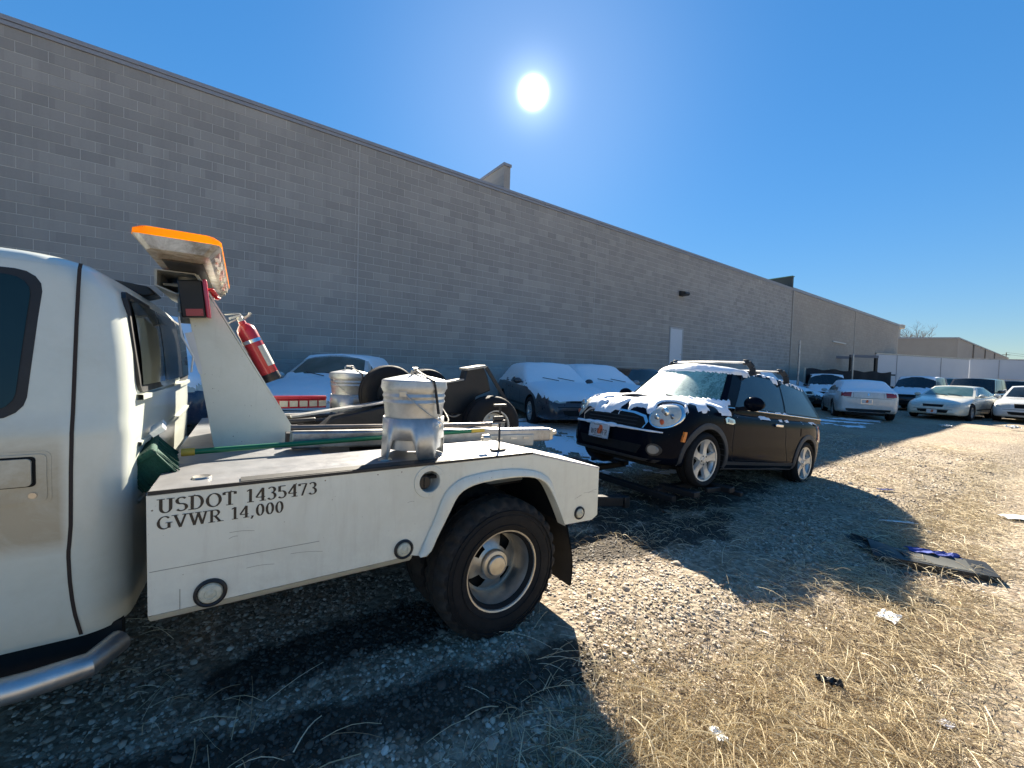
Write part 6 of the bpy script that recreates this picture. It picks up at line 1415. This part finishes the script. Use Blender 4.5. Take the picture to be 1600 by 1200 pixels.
# ------------------------------------------------------------------ loose gear on the bed (each stands by itself)
def trot(obj, u, v, z, rz=0): p = tw(u, v, z); obj.location = p; obj.rotation_euler = (0, 0, TA + rz); return obj
def can(label, u, v, z, rz, seed, cat='metal can'):
    r = thing('galvanised_can', label, cat, group='galvanised cans on the bed'); trot(r, u, v, z, rz); R = .158
    prof = [(0, .045), (R * .90, .045), (R * .91, .055), (R * .93, .20)]
    for z_, k in ((.27, 0), (.285, .006), (.30, 0), (.315, .006), (.33, 0), (.345, .007), (.352, .007), (.358, 0)): prof.append((R * .955 + R * .05 * (z_ - .2) / .16 + k, z_))
    prof += [(R * 1.0, .392), (R * 1.03, .394)]
    m = MB(); m.lathe(prof, 48); m.build('drum', GALV, r, ang=25)
    m = MB(); m.lathe([(R * 1.015, .352), (R * 1.075, .352), (R * 1.085, .360), (R * 1.07, .376), (R * 1.06, .392), (R * 1.03, .398), (R * .95, .402), (R * .5, .418), (R * .16, .428), (0, .429)], 48); lid = m.build('lid', GALV, r, ang=30)
    m = MB(); m.tube([(-.045, 0, .424), (-.047, 0, .448), (-.035, 0, .458), (.035, 0, .458), (.047, 0, .448), (.045, 0, .424)], .006, 8); m.build('lid_handle', STEEL, lid)
    # stand: skirt cut into four tapered feet
    n = 96; vs = []; fs = []; fold = []
    for j in range(n):
        a = 2 * pi * j / n; ph = (j % 24) / 24; d = abs(ph - .5) * 2   # d=0 mid-foot, 1 mid-gap
        zb = 0.0 if d < .36 else (lerp(0, .098, (d - .36) / .20) if d < .56 else .098)
        for (zz, rr) in ((.205, R * 1.0), (zb, R * (1.01 + .03 * (1 - zb / .1)))): vs.append((rr * cos(a), rr * sin(a), zz))
    for j in range(n): fs.append((2 * j, 2 * ((j + 1) % n), 2 * ((j + 1) % n) + 1, 2 * j + 1))
    m = MB(); m.add(vs, fs); o = m.build('stand', GALV, r, ang=60); md = o.modifiers.new('solid', 'SOLIDIFY'); md.thickness = .003; md.offset = -1
    # wire bail and its ears, bungee over the lid
    for s_ in (1, -1):
        m = MB(); m.box(R * 1.0 * s_ - .006, R * 1.0 * s_ + .008, -.02, .02, .315, .345); m.build('handle_ear', STEEL, r, bevel=.003)
    m = MB(); m.tube([(R * 1.03 * cos(t), -.015 - R * 1.07 * abs(sin(t)), .33 - .15 * sin(t)) for t in np.linspace(0, pi, 22)], .003, 6); m.build('bail', STEEL, r)
    a0 = -2.20 if seed == 1 else -1.5; ps = [(.02, 0, .452), (.05 * cos(a0), .05 * sin(a0), .436)] + [(R * 1.09 * cos(a0 + .05 * i), R * 1.09 * sin(a0 + .05 * i), .398 - .042 * i) for i in range(5)]
    m = MB(); Q = densify(ps, 20); 
    for a, b in zip(Q[:-1], Q[1:]): m.bar(a, b, .014, .006)
    m.build('strap', BUNGEE, r)
    e = Q[-1]; m = MB(); m.tube([e, e + Vector((.006, -.006, -.02)), e + Vector((.018, -.004, -.035)), e + Vector((.012, -.004, -.05)), e + Vector((-.005, -.004, -.045))], .0035, 6); m.box(e.x - .002, e.x + .022, e.y - .012, e.y - .004, e.z - .068, e.z - .05); m.build('hook', CHROME, r)
    return r
can('near galvanised can on tapered feet, strap over its lid, on the near bed side', -.452, .235, 1.016, radians(50), 1)
can('galvanised can with strapped lid on the far bed rail, in front of the white sedan', -.41, 2.03, 1.016, radians(20), 2)
def extinguisher():
    r = thing('fire_extinguisher', 'red fire extinguisher with a paper label strapped to the sloping pylon edge', 'fire extinguisher')
    base = tw(-1.078, 1.03, 1.405); top = tw(-1.248, 1.03, 1.765); ax = (top - base).normalized(); x = V_.copy(); x = (x - ax * x.dot(ax)).normalized(); y = ax.cross(x)
    r.matrix_world = Matrix.Translation(base) @ Matrix((x, y, ax)).transposed().to_4x4(); LN = (top - base).length; R = .050
    m = MB(); m.lathe([(0, .0), (R * .8, .0), (R, .015), (R, LN * .70), (R * .92, LN * .76), (R * .6, LN * .81), (R * .40, LN * .83), (R * .38, LN * .87), (0, LN * .87)], 28); m.build('cylinder', RED, r)
    m = MB(); m.lathe([(R * .95, -.035), (R * 1.02, -.03), (R * 1.02, .012), (0, .012)], 24); m.build('base_cup', BLACK, r)
    m = MB(); m.lathe([(R * 1.02, LN * .14), (R * 1.02, LN * .46)], 16, t0=-2.9, t1=-1.35); m.build('label', LABEL, r)
    m = MB(); m.lathe([(R * 1.03, LN * .53), (R * 1.05, LN * .53), (R * 1.05, LN * .58), (R * 1.03, LN * .58)], 28); m.box(R, R + .03, -.01, .01, LN * .53, LN * .58); m.build('band', CHROME, r)
    m = MB(); m.lathe([(.016, LN * .86), (.018, LN * .93), (.012, LN * .95), (0, LN * .95)], 14); m.box(-.012, .012, -.015, .05, LN * .94, LN * .97); m.bar((0, -.01, LN * .93), (0, .065, LN * .90), .016, .006); m.bar((0, -.012, LN * .98), (0, .06, LN * 1.03), .018, .006); m.lathe([(0, .0), (.014, .0), (.014, .012), (0, .012)], 14, Matrix.Translation((-.018, 0, LN * .90)) @ Matrix.Rotation(pi / 2, 4, 'Y')); m.tube([(0, -.02, LN * .9), (0, -.05, LN * .92), (0, -.062, LN * .95)], [.008, .007, .010], 8); m.build('valve', simple('valve_metal', (.55, .54, .5), .35, .7), r, bevel=.002)
extinguisher()
def broom():
    r = thing('push_broom', 'green push broom lying along the bed, bristle head against the cab', 'broom'); r.location = tw(-1.44, .50, 1.05); r.rotation_euler = (0, 0, TA)
    m = MB(); m.tube([(.02, .02, .006), (.7, .04, .012), (1.50, .055, .018)], .0135, 12); m.build('handle', GREEN, r)
    m = MB(); m.tube([(-.01, .02, .006), (.04, .021, .006)], .018, 12); m.tube([(1.50, .055, .018), (1.60, .055, .018)], [.015, .013], 12); m.build('ferrule', YELLOW, r)
    m = MB(); m.tube([(1.60, .055, .018), (1.72, .045, .014)], [.010, .003], 10); m.build('tip', ALUM, r)
    M = Matrix.Translation((-.115, -.07, .012)) @ Matrix.Rotation(radians(-36), 4, 'Y') @ Matrix.Rotation(radians(10), 4, 'X')
    m = MB(); m.obox(M @ Matrix.Translation((0, 0, .035)), .13, .27, .03); hd = m.build('head_block', GREEN2, r, bevel=.01)
    m = MB(); rr = random.Random(3)
    m.obox(M @ Matrix.Translation((0, 0, -.02)), .120, .255, .09)
    for i in range(900):
        a = Vector((rr.uniform(-.060, .060), rr.uniform(-.128, .128), .03)); b = Vector((a.x * 1.10 + rr.uniform(-.006, .006), a.y * 1.04 + rr.uniform(-.006, .006), -.085 + rr.uniform(-.006, .006))); m.bar(M @ a, M @ b, .007, .005)
    tag(m.build('bristles', GREEN2, r, smooth=False), kind='stuff')
    m = MB(); m.obox(M @ Matrix.Translation((.10, .02, .075)), .05, .12, .02); m.build('clip', PAPERM, r)
broom()
def clamp():
    r = thing('clamp_stand', 'black upright clamp standing on the bed behind the near can', 'clamp'); r.location = tw(.022, .13, 1.016); r.rotation_euler = (0, 0, TA)
    m = MB(); m.box(-.05, .035, -.025, .025, 0, .012); m.bar((0, 0, .01), (.012, .02, .15), .012, .026); m.bar((.012, .02, .15), (.012, .02, .215), .016, .022); m.build('upright', BLACK, r, bevel=.003)
    m = MB(); m.tube([(-.035, .02, .165), (.05, .02, .165)], .009, 8); m.tube([(-.03, .02, .185), (.035, .02, .185)], .012, 10); m.tube([(.012, .02, .21), (.012, .02, .255)], .007, 8); m.box(-.028, .05, .005, .035, .255, .266); m.build('screw_handle', BLACK, r, bevel=.002)
    m = MB(); m.lathe([(.012, 0), (.02, 0), (.02, .04), (.012, .04)], 14, Matrix.Translation((-.10, .02, .075)) @ Matrix.Rotation(pi / 2, 4, 'Y')); m.build('ring_nut', STEEL, r)
clamp()
def rails():
    r = thing('dolly_beam', 'long aluminium dolly beam with a bolted end sleeve lying along the bed', 'beam'); r.location = tw(-1.0, .62, 1.068); r.rotation_euler = (0, radians(2.4), TA)
    m = MB(); m.box(0, 1.76, -.045, .045, -.045, .050); m.build('beam', ALUM, r, bevel=.012)
    m = MB(); m.box(1.22, 1.60, -.052, .052, -.075, .014); sl = m.build('end_sleeve', simple('sleeve_white_metal', (.55, .55, .52), .45, .4, var=.4, dirt=.6), r, bevel=.008)
    for x in (1.27, 1.39, 1.50): m = MB(); m.box(x, x + .05, -.058, -.053, -.02, -.008); m.build('slot_pin', STEEL, sl)
    m = MB(); m.box(1.762, 1.80, -.03, .03, -.04, .045); m.bar((1.78, 0, 0), (1.84, .0, .02), .05, .03); m.build('end_hook', STEEL, r, bevel=.006)
    r2 = thing('pry_rod', 'dark steel rod lying on top of the aluminium beam', 'rod'); r2.location = tw(-1.0, .60, 1.136); r2.rotation_euler = (0, radians(1.9), TA)
    m = MB(); m.tube([(0, 0, 0), (1.0, 0, 0), (1.32, 0, .004)], .015, 12); m.build('shaft', simple('rod_dark', (.16, .14, .13), .35, .7, var=.4, dirt=.5), r2)
    m = MB(); m.lathe([(.015, 0), (.019, .0), (.019, .05), (.015, .05)], 14, Matrix.Translation((1.24, 0, .003)) @ Matrix.Rotation(pi / 2, 4, 'Y')); m.build('collar', STEEL, r2)
    r3 = thing('dolly_axle_bar', 'second aluminium bar on the bed, half hidden behind the first beam', 'beam'); r3.location = tw(-.98, .78, 1.05); r3.rotation_euler = (0, radians(1.2), TA)
    m = MB(); m.box(0, 1.3, -.03, .03, -.03, .03); m.build('bar', ALUM, r3, bevel=.008); m = MB(); m.box(-.03, .0, -.035, .035, -.035, .035); m.build('end_cap', BLACK, r3)
rails()
def tow_dolly():
    r = thing('tow_dolly', 'dismantled tow dolly with dark tyres stacked on the bed behind the near can', 'tow dolly', TRK, TROT)
    rc = simple('dolly_rim', (.55, .53, .48), .5, .2, var=.3, dirt=.4)
    for (u, v, z, R, rot, rimc) in ((.50, 1.05, 1.02, .245, 0, rc), (.36, 1.55, 1.16, .215, .15, rc), (.10, 1.50, 1.245, .225, .1, BLACK), (-.20, 1.55, 1.255, .235, .1, BLACK)):
        m = MB(); R9 = Matrix.Rotation(pi / 2, 4, 'X'); h = R * .36; m.lathe([(R * .52, h * .9), (R * .54, h), (R * .50, h * 1.0), (R * .47, h * .55), (R * .40, h * .35), (R * .22, h * .5), (R * .20, h * .75), (R * .08, h * .8), (0, h * .8)], 32, R9)
        for k in range(4):
            a = pi / 2 * k + .4; m.lathe([(0, h * .62), (R * .04, h * .62), (R * .04, h * .4)], 6, Matrix.Translation((R * .31 * cos(a), 0, R * .31 * sin(a))) @ R9)
        w_ = m.build('dolly_wheel', rimc, r); w_.location = (u, v, z); w_.rotation_euler = (0, 0, rot); link('tyre', tyre_mesh(R, R * .5, R * .75, RUBBER, 0, 40), w_)
    m = MB(); m.bar((.22, .98, 1.04), (.42, 1.0, 1.01), .03, .05); m.bar((-.4, 1.2, 1.06), (-.25, 1.2, 1.085), .05, .012); m.build('bracket', ALUM, r, bevel=.004)
tow_dolly()

# ------------------------------------------------------------------ litter on the lot
def onground(o, x, y, rz=0, dz=0.0):
    for _ in range(3): k = (H - gz(x, y)) / H; xx, yy = x * k, y * k
    x, y = (xx, yy) if x * x + y * y < 30 else (x, y); o.location = (x, y, gz(x, y) + dz); o.rotation_euler = (0, 0, rz); return o
def mat_piece():
    r = thing('floor_mat', 'curled black floor mat with a grey top lying in the dry grass', 'floor mat'); onground(r, 3.40, 3.24, -.42, .03)
    m = MB(); rows = []; rr = random.Random(4); n = 16
    for i in range(n + 1):
        t = i / n; x = lerp(-.42, .38, t); row = []
        for j in range(9):
            s_ = j / 8; y = lerp(-.13, .15, s_) * (1 - .15 * abs(2 * t - 1)) ; row.append((x + .02 * s_, y, .035 + .035 * s_ * (1 - t * .6) + .05 * max(0, .25 - t) * (s_) * 3 + .008 * sin(5 * t + 3 * s_)))
        rows.append(row)
    m.grid(rows); k = len(rows[0]); m2 = [[(p[0], p[1], p[2] - .035 - .03 * (1 - j / 8)) for j, p in enumerate(r_)] for r_ in rows]; b0 = len(m.v); m.grid(m2); R_ = n + 1
    edge = [j for j in range(k)] + [i * k + k - 1 for i in range(1, R_)] + [(R_ - 1) * k + j for j in range(k - 2, -1, -1)] + [i * k for i in range(R_ - 2, 0, -1)]
    for i in range(len(edge)): m.f.append((edge[i], edge[(i + 1) % len(edge)], b0 + edge[(i + 1) % len(edge)], b0 + edge[i])); m.m.append(0)
    m.build('mat_body', simple('mat_rubber', (.016, .018, .018), .5, var=.4), r)
    m = MB(); m.grid([[(p[0] * .8 + .02, p[1] * .75, p[2] + .003) for p in r_] for r_ in rows[3:-2]]); m.build('mat_top', simple('mat_felt_grey', (.075, .08, .075), .85, var=.35), r)
    m = MB(); m.tube([(-.42, .16, .08), (-.30, .17, .075), (-.50, .2, .10)], .012, 6); m.grid([[(-.55, .20, .09), (-.30, .24, .06)], [(-.50, .10, .05), (-.22, .12, .05)], [(-.42, .0, .03), (-.2, .02, .04)]]); m.build('torn_flap', simple('mat_rubber', (.016, .018, .018), .5, var=.4), r)
mat_piece()
def crumple(name, label, cat, x, y, sx, sy, hz, mt, seed, rz=0, dz=.01):
    m = MB(); rr = random.Random(seed); n = 9; rows = []
    for i in range(n + 1):
        row = []
        for j in range(n + 1):
            a, b = i / n * 2 - 1, j / n * 2 - 1; k = 1 + .25 * noise.noise(Vector((a * 2, b * 2, seed))); row.append((a * sx * k, b * sy * k, hz * (.5 + .5 * noise.noise(Vector((a * 3, b * 3, seed + 5)))) + dz))
        rows.append(row)
    m.grid(rows); o = m.build(name, mt, None, ang=20, smooth=False); md = o.modifiers.new('solid', 'SOLIDIFY'); md.thickness = .003; onground(o, x, y, rz); return tag(o, label, cat)
crumple('blue_rag', 'crumpled blue rag lying on the black floor mat', 'rag', 3.52, 3.34, .17, .055, .06, BLUECLOTH, 3, -.42, .065)
crumple('blue_scrap', 'small blue cloth scrap near the rear wheel of the black wagon', 'rag', 5.11, 5.5, .10, .04, .03, BLUECLOTH, 8, .1)
crumple('paper_strip', 'long white strip of litter at the tip of the wagon shadow', 'litter', 4.22, 4.4, .17, .022, .015, PAPERM, 5, -.2, .015)
crumple('paper_sheet', 'crumpled white paper in the dry grass below the floor mat', 'litter', 2.36, 2.47, .07, .05, .04, PAPERM, 11, .6, .03)
crumple('plastic_sheet', 'flat white plastic sheet in the sun at the right edge of the lot', 'litter', 6.15, 4.85, .22, .09, .03, PAPERM, 13, -.1)
crumple('tissue', 'small crumpled white tissue near the bottom edge of the photo', 'litter', .87, 1.60, .022, .034, .04, PAPERM, 17, .3, .035)
crumple('paper_flake', 'tiny white paper flake in straw right of the crumpled paper', 'litter', 2.05, 1.98, .018, .014, .012, PAPERM, 21, .3)
crumple('pale_scrap', 'pale grey scrap at the lower right corner in the straw', 'litter', 1.92, 1.72, .03, .022, .012, simple('grey_film', (.45, .45, .5), .4), 23, .3)
crumple('black_glove', 'crumpled black glove-like rubber piece among the straw', 'debris', 1.55, 1.90, .055, .026, .05, BLACK, 31, -.5, .035)
crumple('white_shard', 'white plastic shard on the ground before the cream sedan', 'debris', 14.9, 14.0, .16, .10, .12, PAPERM, 41, 0)
crumple('white_shard', 'white lump of debris below the right side of the cream sedan', 'debris', 16.7, 13.6, .17, .12, .22, PAPERM, 43, 0)
crumple('grey_shard', 'flat grey debris piece lying before the two white cars', 'debris', 17.2, 13.0, .35, .12, .06, simple('grey_scrap', (.3, .32, .32), .6), 47, 0)
def stick(label, pts, r):
    m = MB(); P_ = [Vector((x, y, gz(x, y) + .012 + z)) for x, y, z in pts]; Q = [Vector(q) for q in catmull([tuple(p) for p in P_], 4)]; m.tube(Q, [r * (1 - .6 * i / len(Q)) * (1 + .15 * noise.noise(Vector((i * 1.7, 0, 0)))) for i in range(len(Q))], 7)
    tag(m.build('stick', STICK, None), label, 'stick')
stick('curved bare stick on the gravel in front of the tow truck rear wheel', [(.74, 1.80, 0), (.86, 1.88, .01), (.93, 1.98, .015), (.90, 2.12, .0)], .006)
stick('straight bare stick just left of the black rubber piece', [(1.16, 1.86, 0), (1.27, 1.91, .01), (1.39, 1.95, .0)], .007)
stick('thin forked twig near the top of the sunlit gravel', [(.70, 2.10, 0), (.86, 2.10, .012), (1.0, 2.02, 0)], .004)
stick('dark stick in the truck shadow near the bottom edge', [(.20, 1.72, 0), (.20, 1.60, .008), (.235, 1.48, 0)], .006)
stick('pale stick lying flat in the truck shadow', [(-.02, 1.49, 0), (.12, 1.52, .01), (.22, 1.60, 0)], .005)
for i in range(7): pass
